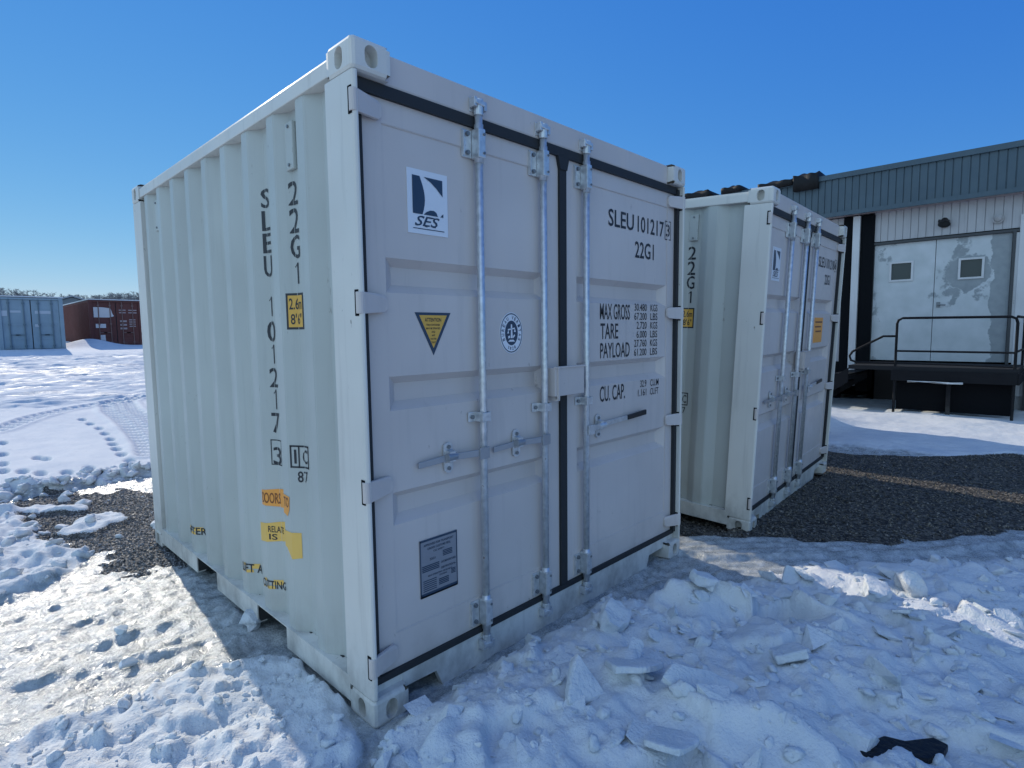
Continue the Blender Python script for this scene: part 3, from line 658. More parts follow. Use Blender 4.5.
def handle(root, ub, uh, ue, grip, z):
    """hub plate at uh, lever from bar ub through the hub to ue"""
    bm = B(); s = 1 if ue > ub else -1; y = YL
    prism(bm, [(uh+0.025*math.cos(t)*1.0, y-0.010, z+(0.042 if math.sin(t) > 0 else -0.042)+0.025*math.sin(t)) for t in [2*math.pi*k/16 for k in range(16)]], (0, 0.010, 0)); hexa(bm, [(uh-0.016, y-0.040, z-0.014), (uh+0.016, y-0.040, z-0.014), (uh+0.02, y-0.008, z-0.024), (uh-0.02, y-0.008, z-0.024), (uh-0.016, y-0.040, z+0.030), (uh+0.016, y-0.040, z+0.030), (uh+0.02, y-0.008, z+0.036), (uh-0.02, y-0.008, z+0.036)])
    hub = obj('handle_hub', bm, M['zinc'], root, bev=0.001)
    bm = B()
    for dz in (0.047, -0.047): tube(bm, [(uh, y-0.008, z+dz), (uh, y-0.016, z+dz)], 0.009, 8)
    tube(bm, [(uh, y-0.008, z+0.012), (uh+0.006*s, y-0.026, z+0.014)], 0.011, 8)
    obj('bolt', bm, M['zinc_dark'], hub)
    bm = B(); h_ = 0.014; dz = -0.008 if not grip else 0.0; rise = -0.014 if not grip else 0.025
    za = z+0.006; ye = y-0.03
    def bar(u_a, z_a, u_b, z_b, hw, ya, yb, th=0.008):
        hexa(bm, [(u_a, ya, z_a-hw), (u_b, yb, z_b-hw*0.9), (u_b, yb+th, z_b-hw*0.9), (u_a, ya+th, z_a-hw), (u_a, ya, z_a+hw), (u_b, yb, z_b+hw*0.9), (u_b, yb+th, z_b+hw*0.9), (u_a, ya+th, z_a+hw)])
    box(bm, *sorted((ub-0.012*s, ub+0.046*s)), -0.004, 0.004, z-0.027, z+0.025)      # clevis plate on the bar
    bar(ub+0.03*s, za-0.004, uh+0.02*s, za, 0.015, 0.002, ye-0.008, 0.011)
    tube(bm, [(uh-0.026*s, ye, za), (uh+0.03*s, ye-0.006, za+0.002)], 0.017, 10)
    um = ue-(0.21 if grip else 0)*s
    bar(uh-0.02*s, za, um, za+rise*(0.5 if grip else 1), h_, ye, ye+(0.004 if grip else 0.012))
    lv = obj('handle', bm, M['zinc'] if grip else M['zinc_mid'], root, bev=0.0015)
    if grip:
        bm = B(); hexa(bm, [(um, ye-0.003, za+rise*0.5-0.014), (ue, ye, za+rise-0.017), (ue, ye+0.016, za+rise-0.017), (um, ye+0.014, za+rise*0.5-0.014), (um, ye-0.003, za+rise*0.5+0.014), (ue, ye, za+rise+0.015), (ue, ye+0.016, za+rise+0.015), (um, ye+0.014, za+rise*0.5+0.014)])
        g_ = obj('grip', bm, M['grip'], lv, bev=0.005); g_['label'] = 'black rubber grip on the handle end'
    # retainer on the hub side
def bar_set(root, ub, z_hub):
    bm = B(); tube(bm, [(ub, 0.023, 0.09), (ub, 0.023, 2.52)], 0.0168, 16); o_ = obj('locking_bar', bm, M['zinc'], root, True)
    for zc, f in ((2.352, 1), (0.252, -1)):
        bm = B(); box(bm, ub-0.021, ub+0.021, 0.001, YL, zc-0.062, zc+0.062); b_ = obj('guide_bracket', bm, M['zinc'], o_, bev=0.006)
        bm = B(); box(bm, ub-0.074, ub-0.022, YL-0.008, YL+0.002, zc-0.060, zc+0.056); box(bm, ub-0.074, ub-0.069, YL-0.018, YL-0.006, zc-0.055, zc+0.05); obj('flange', bm, M['zinc'], o_, bev=0.003)
        bm = B()
        for dz in (-0.04, 0.038):
            tube(bm, [(ub-0.048, YL-0.006, zc+dz), (ub-0.048, YL-0.02, zc+dz)], 0.010, 6)
            tube(bm, [(ub+0.011, 0.002, zc+dz), (ub+0.011, -0.004, zc+dz)], 0.006, 6)
        obj('bolt', bm, M['zinc_dark'], o_)
        bm = B(); tube(bm, [(ub, 0.023, zc-0.08), (ub, 0.023, zc+0.08)], 0.0205, 14); obj('collar', bm, M['zinc'], o_, True)
        zk = 2.515 if f > 0 else 0.098
        bm = B(); box(bm, ub-0.036, ub+0.038, 0.0385, 0.0455, zk-0.030, zk+0.030)
        box(bm, ub-0.038, ub-0.022, 0.004, 0.0385, zk-0.016, zk+0.024); box(bm, ub+0.020, ub+0.036, 0.006, 0.0385, zk-0.024, zk+0.014)
        hexa(bm, [(ub-0.034, 0.0, zk-0.004), (ub+0.016, -0.004, zk-0.010), (ub+0.018, 0.030, zk-0.010), (ub-0.03, 0.030, zk-0.004), (ub-0.034, 0.0, zk+0.014), (ub+0.016, -0.004, zk+0.010), (ub+0.018, 0.030, zk+0.010), (ub-0.03, 0.030, zk+0.014)])
        tube(bm, [(ub, 0.023, zk-0.045*f), (ub, 0.021, zk+0.022*f)], 0.0215, 10)
        obj('cam_keeper', bm, M['zinc'], o_, bev=0.003)
    bm = B(); zc = 1.165
    box(bm, ub-0.066, ub-0.015, YL-0.007, YL, zc-0.022, zc+0.022); box(bm, ub-0.022, ub+0.024, 0.0, 0.005, zc-0.020, zc+0.020)
    box(bm, ub-0.024, ub-0.018, 0.0, YL-0.002, zc-0.022, zc+0.022); box(bm, ub+0.021, ub+0.027, 0.0, YL, zc-0.022, zc+0.022)
    k_ = obj('bar_clamp', bm, M['zinc'], o_, bev=0.002)
    bm = B(); tube(bm, [(ub-0.045, YL-0.004, zc), (ub-0.045, YL-0.016, zc)], 0.010, 6); obj('bolt', bm, M['zinc_dark'], o_)

def container(label, loc, rot):
    R_ = thing('shipping_container', label, 'shipping container', loc, rot, 'white ten foot containers in a row')
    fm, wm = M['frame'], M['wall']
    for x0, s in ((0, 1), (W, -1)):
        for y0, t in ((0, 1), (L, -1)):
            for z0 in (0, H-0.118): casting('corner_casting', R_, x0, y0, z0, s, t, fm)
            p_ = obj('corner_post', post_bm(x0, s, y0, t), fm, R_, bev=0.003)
        # side rails
        bm = B()
        a_, b_ = sorted((x0+s*0.007, x0+s*0.070)); box(bm, a_, b_, 0.178, L-0.178, 2.497, 2.557)
        a_, b_ = sorted((x0+s*0.02, x0+s*0.055)); box(bm, a_, b_, 0.178, L-0.178, 2.557, 2.572)
        obj('top_side_rail', bm, fm, R_, bev=0.005)
        bm = B()
        def xx(p, q): return sorted((x0+s*p, x0+s*q))
        for y_a, y_b in ((0.178, 0.76), (1.105, 1.69), (2.04, L-0.178)): box(bm, *xx(0.001, 0.007), y_a, y_b, 0.045, 0.148)
        box(bm, *xx(0.001, 0.085), 0.178, L-0.178, 0.148, 0.1535)                       # top flange, runs over the pockets
        for y_a, y_b in ((0.178, 0.76), (1.105, 1.69), (2.04, L-0.178)): box(bm, *xx(0.010, 0.05), y_a, y_b, 0.045, 0.051)
        obj('bottom_side_rail', bm, fm, R_)
        for y_a, y_b in ((0.76, 1.105), (1.69, 2.04)):
            bm = B(); box(bm, *xx(0.012, 1.1), y_a-0.006, y_a-0.001, 0.047, 0.147); box(bm, *xx(0.012, 1.1), y_b+0.001, y_b+0.006, 0.047, 0.147); box(bm, *xx(0.012, 1.1), y_a, y_b, 0.140, 0.1475)
            obj('fork_pocket', bm, M['underside'], R_)  # pocket lining in the same dark colour as the floor
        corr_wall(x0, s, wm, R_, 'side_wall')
        # small labyrinth ventilator near the top front
        for uu in (0.598, 2.584):
            bm = B(); box(bm, *xx(XI-0.018, XI), uu-0.036, uu+0.036, 2.25, 2.45); vt = obj('vent_cover', bm, wm, R_, bev=0.006)
            bm = B(); 
            for dz in (2.27, 2.43): tube(bm, [(x0+s*(XI-0.0165), uu, dz), (x0+s*(XI-0.024), uu, dz)], 0.007, 6)
            obj('bolt', bm, M['zinc_dark'], vt)
    # blank end wall, roof, floor
    bm = B(); us = np.arange(0.19, W-0.15, 0.07); k = 0
    col = []
    for i, u in enumerate(us):
        yy = L-(0.012 if (i//2) % 2 == 0 else 0.045); col.append((bm.verts.new((u, yy, 0.15)), bm.verts.new((u, yy, 2.5))))
    for a_, b_ in zip(col[:-1], col[1:]): bm.faces.new((a_[0], b_[0], b_[1], a_[1]))
    box(bm, 0.06, 0.20, L-0.06, L-0.04, 0.12, 2.5); box(bm, W-0.22, W-0.06, L-0.06, L-0.04, 0.12, 2.5)
    box(bm, 0.162, W-0.162, L-0.06, L-0.004, 2.5, 2.575); box(bm, 0.162, W-0.162, L-0.06, L-0.004, 0.02, 0.15)
    obj('end_wall', bm, wm, R_)
    bm = B(); us = np.arange(0.13, L-0.10, 0.052); col = []
    for i, u in enumerate(us):
        zz = 2.563 if (i//2) % 2 == 0 else 2.578; col.append((bm.verts.new((0.05, u, zz)), bm.verts.new((W-0.05, u, zz))))
    for a_, b_ in zip(col[:-1], col[1:]): bm.faces.new((a_[0], b_[0], b_[1], a_[1]))
    obj('roof', bm, wm, R_)
    bm = B(); box(bm, 0.10, W-0.10, 0.08, L-0.08, 0.156, 0.185)
    for yc in np.arange(0.32, 2.9, 0.29):
        if not (0.70 < yc < 1.15 or 1.63 < yc < 2.1): box(bm, 0.05, W-0.05, yc, yc+0.045, 0.05, 0.156)
    obj('floor', bm, M['underside'], R_)
    # header and sill
    bm = B(); box(bm, 0.064, W-0.064, 0.046, 0.12, 2.470, 2.474); box(bm, 0.164, W-0.164, 0.044, 0.12, 2.474, 2.585)
    obj('door_header', bm, M['door'], R_, bev=0.005)
    bm = B(); ring = [(0.164, 0.085), (0.164, 0.150), (W-0.164, 0.150), (W-0.164, 0.085), (W-0.34, 0.080), (W-0.375, -0.0), (0.375, -0.0), (0.34, 0.080)]
    prism(bm, [(a_, 0.044, b_) for a_, b_ in ring], (0, 0.03, 0)); box(bm, 0.03, 0.164, 0.046, 0.07, 0.118, 0.150); box(bm, W-0.164, W-0.03, 0.046, 0.07, 0.118, 0.150); obj('door_sill', bm, fm, R_)
    bm = B(); box(bm, 0.06, W-0.06, 0.076, 0.5, 0.10, 0.155); obj('sill_plate', bm, M['underside'], R_)
    # gaskets
    bm = B(); box(bm, 0.035, W-0.035, 0.040, 0.08, 2.423, 2.4695); box(bm, 0.035, W-0.035, 0.040, 0.08, 0.1505, 0.178)
    box(bm, 0.026, 0.052, 0.03, 0.08, 0.165, 2.455); box(bm, W-0.052, W-0.026, 0.03, 0.08, 0.165, 2.455)
    box(bm, 1.193, 1.247, 0.042, 0.07, 0.165, 2.455)
    prism(bm, [(1.175, 0.036, 2.425), (1.265, 0.036, 2.425), (1.247, 0.036, 2.36), (1.193, 0.036, 2.36)], (0, 0.024, 0))
    obj('door_gasket', bm, M['rubber'], R_)
    # leaves with hinges
    for s, (u0, u1) in ((1, (0.05, 1.194)), (-1, (1.246, W-0.05))):
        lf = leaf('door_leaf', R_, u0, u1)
        for z in (2.37, 1.655, 0.945, 0.25):
            obj('hinge', hinge_bm(s, z), M['door'], lf, bev=0.003)
    # dark boxes painted as shaded notches behind the hinge knuckles
    bm = B()
    for z in (2.37, 1.655, 0.945, 0.25):
        for x0, s in ((0, 1), (W, -1)):
            a_, b_ = sorted((x0-s*0.0005, x0+s*0.028)); box(bm, a_, b_, 0.012, 0.034, z-0.048, z+0.048)
    obj('hinge_slot_shade', bm, M['dark'], R_)
    # locking gear
    for ub, uh, ue, grip in ((0.622, 0.435, 0.27, False), (1.045, 0.86, 0.70, False), (1.392, 1.535, 2.02, True)):
        bar_set(R_, ub, 1.02); handle(R_, ub, uh, ue, grip, 1.005)
    bm = B(); box(bm, 1.085, 1.325, -0.012, YL, 1.215, 1.36); box(bm, 1.10, 1.125, -0.012, YL-0.02, 1.19, 1.22)
    lb = obj('lock_box', bm, M['door'], R_, bev=0.004)
    bm = B(); box(bm, 1.10, 1.112, -0.022, 0.0, 1.20, 1.366); box(bm, 1.085, 1.335, -0.018, 0.0, 1.357, 1.366); obj('lock_cover', bm, M['door'], lb, bev=0.002)
    return R_

def common_marks(R_, full=True, num='SLEU 1012173'):
    """stickers and stencilled lettering"""
    K = M['black']
    # company sticker with sail
    u0, z1 = D(0.222, 2.177); u1, z0 = D(0.421, 1.931)
    bm = B(); box(bm, u0, u1, YL+0.001, YL+0.0032, z0, z1); st = obj('sticker', bm, M['white'], R_); st.location.y = 0.0
    wq, hq = u1-u0, z1-z0; f = lambda a_, b_: (u0+a_*wq, z0+b_*hq)
    mp = lambda u, z: (u, YL-0.0006, z)
    # the sheet is 4 mm behind the frame: the sticker sits on it
    bm = B()
    left = [(0.12, 0.31), (0.12, 0.90), (0.30, 0.90)]+[(0.30+0.12*math.sin(math.pi*k/8*0.85), 0.90-0.59*k/8) for k in range(1, 9)]
    flat_poly(bm, [f(*p) for p in left], mp)
    flat_poly(bm, [f(*p) for p in [(0.40, 0.90), (0.87, 0.90), (0.87, 0.64), (0.72, 0.75), (0.56, 0.84)]], mp)
    flat_poly(bm, [f(*p) for p in [(0.38, 0.31), (0.74, 0.31), (0.70, 0.37), (0.64, 0.395), (0.55, 0.39), (0.46, 0.36)]], mp)
    flat_poly(bm, [f(*p) for p in [(0.80, 0.31), (0.88, 0.31), (0.88, 0.37)]], mp)
    flat_text(bm, 'SES', (u0+0.16*wq, u0+0.78*wq, z0+0.125*hq, z0+0.285*hq), mp, 0.012, 0.35)
    for cx_, cz_ in ((0.19, 0.135), (0.35, 0.275), (0.42, 0.13), (0.60, 0.275), (0.63, 0.135)):
        flat_poly(bm, [f(cx_-0.02, cz_-0.012), f(cx_+0.05, cz_-0.012), f(cx_+0.05, cz_+0.006), f(cx_-0.02, cz_+0.006)], lambda u, z: (u, YL-0.0009, z))
    flat_poly(bm, [f(0.12, 0.075), f(0.90, 0.075), f(0.90, 0.088), f(0.12, 0.088)], mp)
    obj('print', bm, M['navy'], st)
    # number and type on the right door
    bm = B(); md = lambda u, z: (u, YL+0.0022 if u < 2.295 else YL-0.0012, z)
    a0, b0 = D(1.564, 2.121); a1, b1 = D(2.242, 2.215)
    cw = (a1-a0)
    wds = num.split(' '); flat_text(bm, wds[0], (a0, a0+cw*0.38, b0, b1), md, 0.012); flat_text(bm, wds[1][:-1], (a0+cw*0.44, a0+cw*0.885, b0, b1), md, 0.012)
    obj('number_lettering', bm, K, R_); bm = B(); flat_text(bm, wds[1][-1], (a0+cw*0.925, a0+cw*0.985, b0+0.01, b1-0.01), md, 0.012)
    for r_ in ((0.905, 1.005, -0.012, -0.006), (0.905, 1.005, b1-b0+0.006, b1-b0+0.012), (0.905, 0.913, -0.012, b1-b0+0.012), (0.997, 1.005, -0.012, b1-b0+0.012)):
        flat_poly(bm, rect(a0+cw*r_[0], a0+cw*r_[1], b0+r_[2], b0+r_[3]), md)
    obj('check_digit', bm, K, R_); bm = B()
    a0, b0 = D(1.835, 1.970); a1, b1 = D(2.047, 2.066); flat_text(bm, '22G1', (a0, a1, b0, b1), md, 0.012)
    obj('type_lettering', bm, K, R_)
    # side: type code, height plate, IC mark
    bm = B(); uc = 0.602
    for ch, zt, zb in (('2', 2.215, 2.105), ('2', 2.10, 1.985), ('G', 1.985, 1.875), ('1', 1.865, 1.765)):
        hw = 0.030 if ch != '1' else 0.016
        flat_text(bm, ch, (-(uc+hw), -(uc-hw), zb, zt-0.008), lambda u, z: side(0.002)(-u, z), 0.01, cuts=[-q for q in FOLDS])
    obj('type_lettering', bm, K, R_); bm = B()
    # IC
    mm = lambda u, z: side(0.002)(-u, z); cu = [-q for q in FOLDS]; ua, ub_, za, zb = -0.675, -0.575, 0.935, 1.04
    for r_ in ((ua, ub_, za, za+0.008), (ua, ub_, zb-0.008, zb), (ua, ua+0.007, za, zb), (ub_-0.007, ub_, za, zb), ((ua+ub_)/2-0.014, (ua+ub_)/2-0.008, za, zb)): flat_poly(bm, rect(*r_), mm, cu)
    flat_text(bm, 'I', (ua+0.018, ua+0.028, za+0.02, zb-0.02), mm, 0.01, cuts=cu); flat_text(bm, 'C', (ub_-0.045, ub_-0.013, za+0.02, zb-0.02), mm, 0.01, cuts=cu)
    flat_text(bm, '87', (-0.645, -0.592, 0.868, 0.920), mm, 0.012, cuts=cu)
    obj('owner_mark', bm, K, R_)
    bm = B(); z0, z1 = 1.565, 1.725; flat_poly(bm, rect(-0.662, -0.562, z0, z1), lambda u, z: side(0.0018)(-u, z), cu)
    sg = obj('sticker', bm, M['black'], R_); sg['label'] = 'amber height plate reading 2.6m 8 ft 6 in'
    bm = B(); flat_poly(bm, rect(-0.653, -0.571, z0+0.010, z1-0.010), lambda u, z: side(0.0024)(-u, z), cu); obj('sticker_face', bm, M['amber'], sg)
    bm = B(); f3 = lambda u, z: side(0.0031)(-u, z)
    flat_text(bm, '2.6m', (-0.648, -0.577, z0+0.088, z0+0.138), f3, 0.012, cuts=cu); flat_text(bm, "8'6\"", (-0.643, -0.581, z0+0.022, z0+0.070), f3, 0.012, cuts=cu)
    obj('print', bm, M['black'], sg)

def near_marks(R_):
    K = M['black']; cu = [-q for q in FOLDS]; f1 = lambda u, z: side(0.002)(-u, z)
    t_side = 1+0.048/1.121
    def S(u, z): return (-1.856+(u+1.856)*t_side, CZ+(z-CZ)*t_side)
    bm = B(); uc = 0.889
    cells = [('S', 2.197, 2.112), ('L', 2.10, 2.012), ('E', 2.0, 1.912), ('U', 1.90, 1.805), ('1', 1.716, 1.628), ('0', 1.605, 1.510), ('1', 1.497, 1.410), ('2', 1.390, 1.300), ('1', 1.290, 1.197), ('7', 1.180, 1.085), ('3', 1.018, 0.935)]
    for ch, zt, zb in cells:
        hw = 0.028 if ch != '1' else 0.013; z1 = CZ+(zt-CZ)*t_side; z0 = CZ+(zb-CZ)*t_side
        flat_text(bm, ch, (-(uc+hw), -(uc-hw), z0, z1), f1, 0.01, cuts=cu)
    za, zb, ua, ub = 0.907, 1.033, -0.927, -0.853
    for r_ in ((ua, ub, za, za+0.005), (ua, ub, zb-0.005, zb), (ua, ua+0.004, za, zb), (ub-0.004, ub, za, zb)): flat_poly(bm, rect(*r_), f1, cu)
    obj('number_lettering', bm, K, R_)
    # torn warning strips on the side wall
    def strip(pts, m_, texts, lab):
        bm = B(); flat_poly(bm, [(-p[0], p[1]) for p in pts], f1, cu); s_ = obj('sticker', bm, m_, R_); s_['label'] = lab
        bm = B()
        for tx, r_ in texts: flat_text(bm, tx, (-r_[0], -r_[1], r_[2], r_[3]), lambda u, z: side(0.003)(-u, z), 0.012, cuts=cu)
        obj('print', bm, M['brown'] if m_ is M['orange'] else K, s_)
    strip([(1.0, 0.700), (1.0, 0.775), (0.86, 0.792), (0.74, 0.80), (0.69, 0.795), (0.695, 0.735), (0.715, 0.70), (0.76, 0.712), (0.88, 0.697)], M['orange'], [('DOORS', (0.992, 0.888, 0.712, 0.766)), ('TO', (0.748, 0.70, 0.742, 0.79))], 'torn orange warning strip reading doors to')
    strip([(1.035, 0.505), (1.035, 0.60), (0.95, 0.612), (0.80, 0.640), (0.77, 0.625), (0.64, 0.630), (0.64, 0.51), (0.69, 0.50), (0.735, 0.545), (0.77, 0.555), (0.88, 0.525)], M['yellow'], [('RELATE', (0.958, 0.868, 0.565, 0.597)), ('IS', (0.955, 0.915, 0.527, 0.557))], 'torn yellow warning strip')
    for tx, r_ in (('AFTER', (2.21, 2.02, 0.276, 0.322)), ('LIFT A', (1.302, 1.16, 0.276, 0.322)), ('CUTTING', (1.034, 0.878, 0.272, 0.314))):
        bm = B(); flat_text(bm, tx, (-r_[0], -r_[1], r_[2], r_[3]), lambda u, z: side(0.003)(-u, z), 0.014, cuts=cu); lt_ = obj('lettering', bm, K, R_)
        bm = B(); w_ = (r_[0]-r_[1])
        for q0, q1, e0, e1 in ((0.02, 0.12, -0.006, 0.01), (0.3, 0.62, -0.004, 0.016), (0.55, 0.9, 0.02, 0.05), (0.1, 0.3, 0.03, 0.048)): flat_poly(bm, [(-r_[0]+w_*q0, r_[2]+e0), (-r_[0]+w_*q1, r_[2]+e0+0.004), (-r_[0]+w_*(q1-0.03), r_[2]+e1), (-r_[0]+w_*(q0+0.02), r_[2]+e1-0.003)], f1, cu)
        obj('sticker_remains', bm, M['yellow'], R_)
    # data block, right door
    bm = B(); md = lambda u, z: (u, YL+0.0022, z)
    def T(s, u0, u1, z0, z1, b=0.008):
        bm = B(); a0, b0 = D(u0, z0); a1, b1 = D(u1, z1); flat_text(bm, s, (a0, a1, b0, b1), md, b); obj('lettering', bm, K, R_)
    T('MAX GROSS', 1.487, 1.785, 1.606, 1.695); T('TARE', 1.492, 1.665, 1.499, 1.585); T('PAYLOAD', 1.490, 1.785, 1.391, 1.477); T('CU. CAP.', 1.487, 1.738, 1.148, 1.236)
    for i, (s, un) in enumerate((('30.480', 'KGS'), ('67.200', 'LBS'), ('2.720', 'KGS'), ('6.000', 'LBS'), ('27.760', 'KGS'), ('61.200', 'LBS'))):
        zt = 1.703-i*0.0535-(0.0 if i < 4 else 0.0); T(s, 1.834 if len(s) == 6 else 1.86, 1.972, zt-0.043, zt, 0.004); T(un, 2.015, 2.098, zt-0.043, zt, 0.004)
    T('32.9', 1.905, 1.975, 1.200, 1.242, 0.004); T('CU.M', 2.02, 2.12, 1.198, 1.240, 0.004); T('1.161', 1.88, 1.975, 1.146, 1.188, 0.004); T('CU.FT', 2.02, 2.12, 1.144, 1.186, 0.004); bm.free()
    # warning triangle
    a0, b1 = D(0.244, 1.624); a1, _ = D(0.426, 1.624); am, b0 = D(0.333, 1.452)
    bm = B(); prism(bm, [(a0, YL+0.0035, b1), (a1, YL+0.0035, b1), (am, YL+0.0035, b0)], (0, -0.0017, 0)); tr = obj('sticker', bm, M['navy'], R_); tr['label'] = 'downward pointing amber attention triangle'
    bm = B(); i_ = 0.014; flat_poly(bm, [(a0+i_*1.5, b1-i_*0.8), (a1-i_*1.5, b1-i_*0.8), (am, b0+i_*2.1)], lambda u, z: (u, YL+0.0012, z)); obj('sticker_face', bm, M['amber'], tr)
    bm = B(); mt = lambda u, z: (u, YL+0.0006, z)
    flat_text(bm, 'ATTENTION', (am-0.043, am+0.043, b1-0.038, b1-0.022), mt, 0.02)
    for k, (s, hw) in enumerate((('THIS CONTAINER', 0.036), ('MAY BE SPRAYED', 0.037), ('AND', 0.01), ('ANY', 0.009), ('WATER', 0.016), ('TAINT', 0.012))):
        flat_text(bm, s, (am-hw, am+hw, b1-0.055-0.0145*k, b1-0.047-0.0145*k), mt, 0.02)
    obj('print', bm, K, tr)
    # oval seal
    uc, zc = D(0.788, 1.538); rw, rh = 0.078, 0.098; cir = [2*math.pi*k/32 for k in range(32)]
    bm = B(); prism(bm, [(uc+rw*math.cos(t), YL+0.0035, zc+rh*math.sin(t)) for t in cir], (0, -0.0017, 0)); se = obj('sticker', bm, M['white'], R_); se['label'] = 'round classification seal with ring of letters'
    bm = B(); ms_ = lambda u, z: (u, YL+0.0012, z)
    def annul(r0, r1, w_=1):
        for k in range(32):
            t0, t1 = cir[k], cir[(k+1) % 32]
            flat_poly(bm, [(uc+rw*r0*math.cos(t0), zc+rh*r0*math.sin(t0)), (uc+rw*r1*math.cos(t0), zc+rh*r1*math.sin(t0)), (uc+rw*r1*math.cos(t1), zc+rh*r1*math.sin(t1)), (uc+rw*r0*math.cos(t1), zc+rh*r0*math.sin(t1))], ms_)
    annul(0.90, 0.955)
    flat_poly(bm, [(uc+rw*0.56*math.cos(t), zc+rh*0.6*math.sin(t)) for t in cir], ms_)
    for k, ch in enumerate('BUREAU VERITAS'):
        if ch == ' ': continue
        t = math.radians(205-k*17.7); px, pz = uc+rw*0.745*math.cos(t), zc+rh*0.745*math.sin(t); an = t-math.pi/2
        def mp(u, z, px=px, pz=pz, an=an): return (px+u*math.cos(an)-z*math.sin(an), YL+0.0012, pz+u*math.sin(an)+z*math.cos(an))
        flat_text(bm, ch, (-0.006, 0.006, -0.0085, 0.0085), mp, 0.02)
    for k, ch in enumerate('1828'):
        t = math.radians(248+k*15); px, pz = uc+rw*0.745*math.cos(t), zc+rh*0.745*math.sin(t); an = t+math.pi/2
        def mp(u, z, px=px, pz=pz, an=an): return (px+u*math.cos(an)-z*math.sin(an), YL+0.0012, pz+u*math.sin(an)+z*math.cos(an))
        flat_text(bm, ch, (-0.005, 0.005, -0.0075, 0.0075), mp, 0.02)
    obj('print', bm, M['navy'], se)
    # white figure with scales inside the seal
    bm = B(); mf = lambda u, z: (uc+u*rw, YL+0.0006, zc+z*rh)
    for poly in ([(-0.08, -0.25), (0.1, -0.25), (0.06, 0.2), (-0.05, 0.2)], [(-0.07, 0.24), (0.07, 0.24), (0.05, 0.42), (-0.05, 0.42)], [(-0.32, 0.12), (0.3, 0.2), (0.3, 0.26), (-0.32, 0.19)], [(-0.38, -0.02), (-0.22, -0.02), (-0.28, 0.14)], [(0.2, 0.05), (0.38, 0.05), (0.29, 0.22)], [(-0.3, -0.42), (0.3, -0.42), (0.16, -0.33), (-0.16, -0.33)], [(-0.28, -0.28), (-0.12, -0.22), (-0.14, -0.12), (-0.3, -0.16)], [(0.14, -0.26), (0.3, -0.14), (0.26, -0.06), (0.12, -0.16)]):
        flat_poly(bm, poly, mf)
    obj('emblem', bm, M['white'], se)
    # approval plate with rows of small print
    a0, b1 = D(0.235, 0.696); a1, b0 = D(0.433, 0.452)
    bm = B(); box(bm, a0, a1, YL-0.0005, YL+0.0035, b0, b1); pl = obj('data_plate', bm, M['plate'], R_, bev=0.0005); pl['label'] = 'grey metal approval plate with small print'
    bm = B(); mp = lambda u, z: (a0+u*(a1-a0), YL-0.0014, b0+z*(b1-b0))
    for r_ in ((0, 1, 0.965, 1), (0, 1, 0, 0.03), (0, 0.025, 0, 1), (0.975, 1, 0, 1), (0, 1, 0.0, 0.07)): flat_poly(bm, rect(r_[0], r_[1], r_[2], r_[3]), mp)
    for s, r_ in (('APPROVED FOR TRANSPORT', (0.1, 0.9, 0.88, 0.92)), ('UNDER CUSTOMS SEAL', (0.2, 0.82, 0.81, 0.85)), ('CSC SAFETY', (0.35, 0.65, 0.75, 0.78)), ('22G1', (0.25, 0.4, 0.62, 0.66)), ('DATE MANUFACTURED', (0.55, 0.95, 0.50, 0.54)), ('IDENTIFICATION No.', (0.55, 0.95, 0.40, 0.44)), ('MAX OPERATING GROSS MASS', (0.2, 0.85, 0.34, 0.37)), ('STACKING', (0.5, 0.7, 0.29, 0.32))): flat_text(bm, s, r_, mp, 0.02)
    for r_ in ((0.6, 0.86, 0.62, 0.73), (0.05, 0.5, 0.44, 0.56), (0.48, 0.75, 0.13, 0.25), (0.82, 0.94, 0.25, 0.35)):
        for k in range(4): flat_poly(bm, rect(r_[0], r_[1], r_[2]+(r_[3]-r_[2])*k/4, r_[2]+(r_[3]-r_[2])*(k+0.62)/4), mp)
    for k in range(6): flat_poly(bm, rect(0.07, 0.42, 0.10+0.035*k, 0.115+0.035*k), mp)
    obj('print', bm, M['navy'], pl)

M['brown'] = mat('brown_print', (0.20, 0.07, 0.02), 0.5)
c1 = container('nearest white container with closed doors, full weight table lettering and amber triangle', (0, 0, 0), (0, 0, 0))
# copies share the body
c2 = copy_tree(c1); c2.location = (3.187, -0.176, -0.031); c2.rotation_euler = (0.04564, -0.01146, 0.05803)
c2['label'] = 'middle white container, tilted forward slightly, with an orange sticker on its right door'
c3 = copy_tree(c1); c3.location = (6.33, 0.99, 0.0); c3.rotation_euler = (0, 0, 0.02)
c3['label'] = 'third container almost hidden behind the middle one, only its far edge showing'
common_marks(c1); near_marks(c1); common_marks(c2, num='SLEU 1012186')
bm = B(); a0, b0 = D(1.52, 1.42); a1, b1 = D(1.80, 1.66)
box(bm, 1.66, 1.98, YL+0.001, YL+0.0035, 1.42, 1.66); s_ = obj('sticker', bm, M['orange'], c2); s_['label'] = 'square orange sticker on the right door'
bm = B()
for k, (q0, q1) in enumerate(((1.69, 1.95), (1.69, 1.92), (1.72, 1.93))): flat_poly(bm, rect(q0, q1, 1.61-0.045*k, 1.625-0.045*k), lambda u, z: (u, YL+0.0002, z))
obj('print', bm, M['brown'], s_)

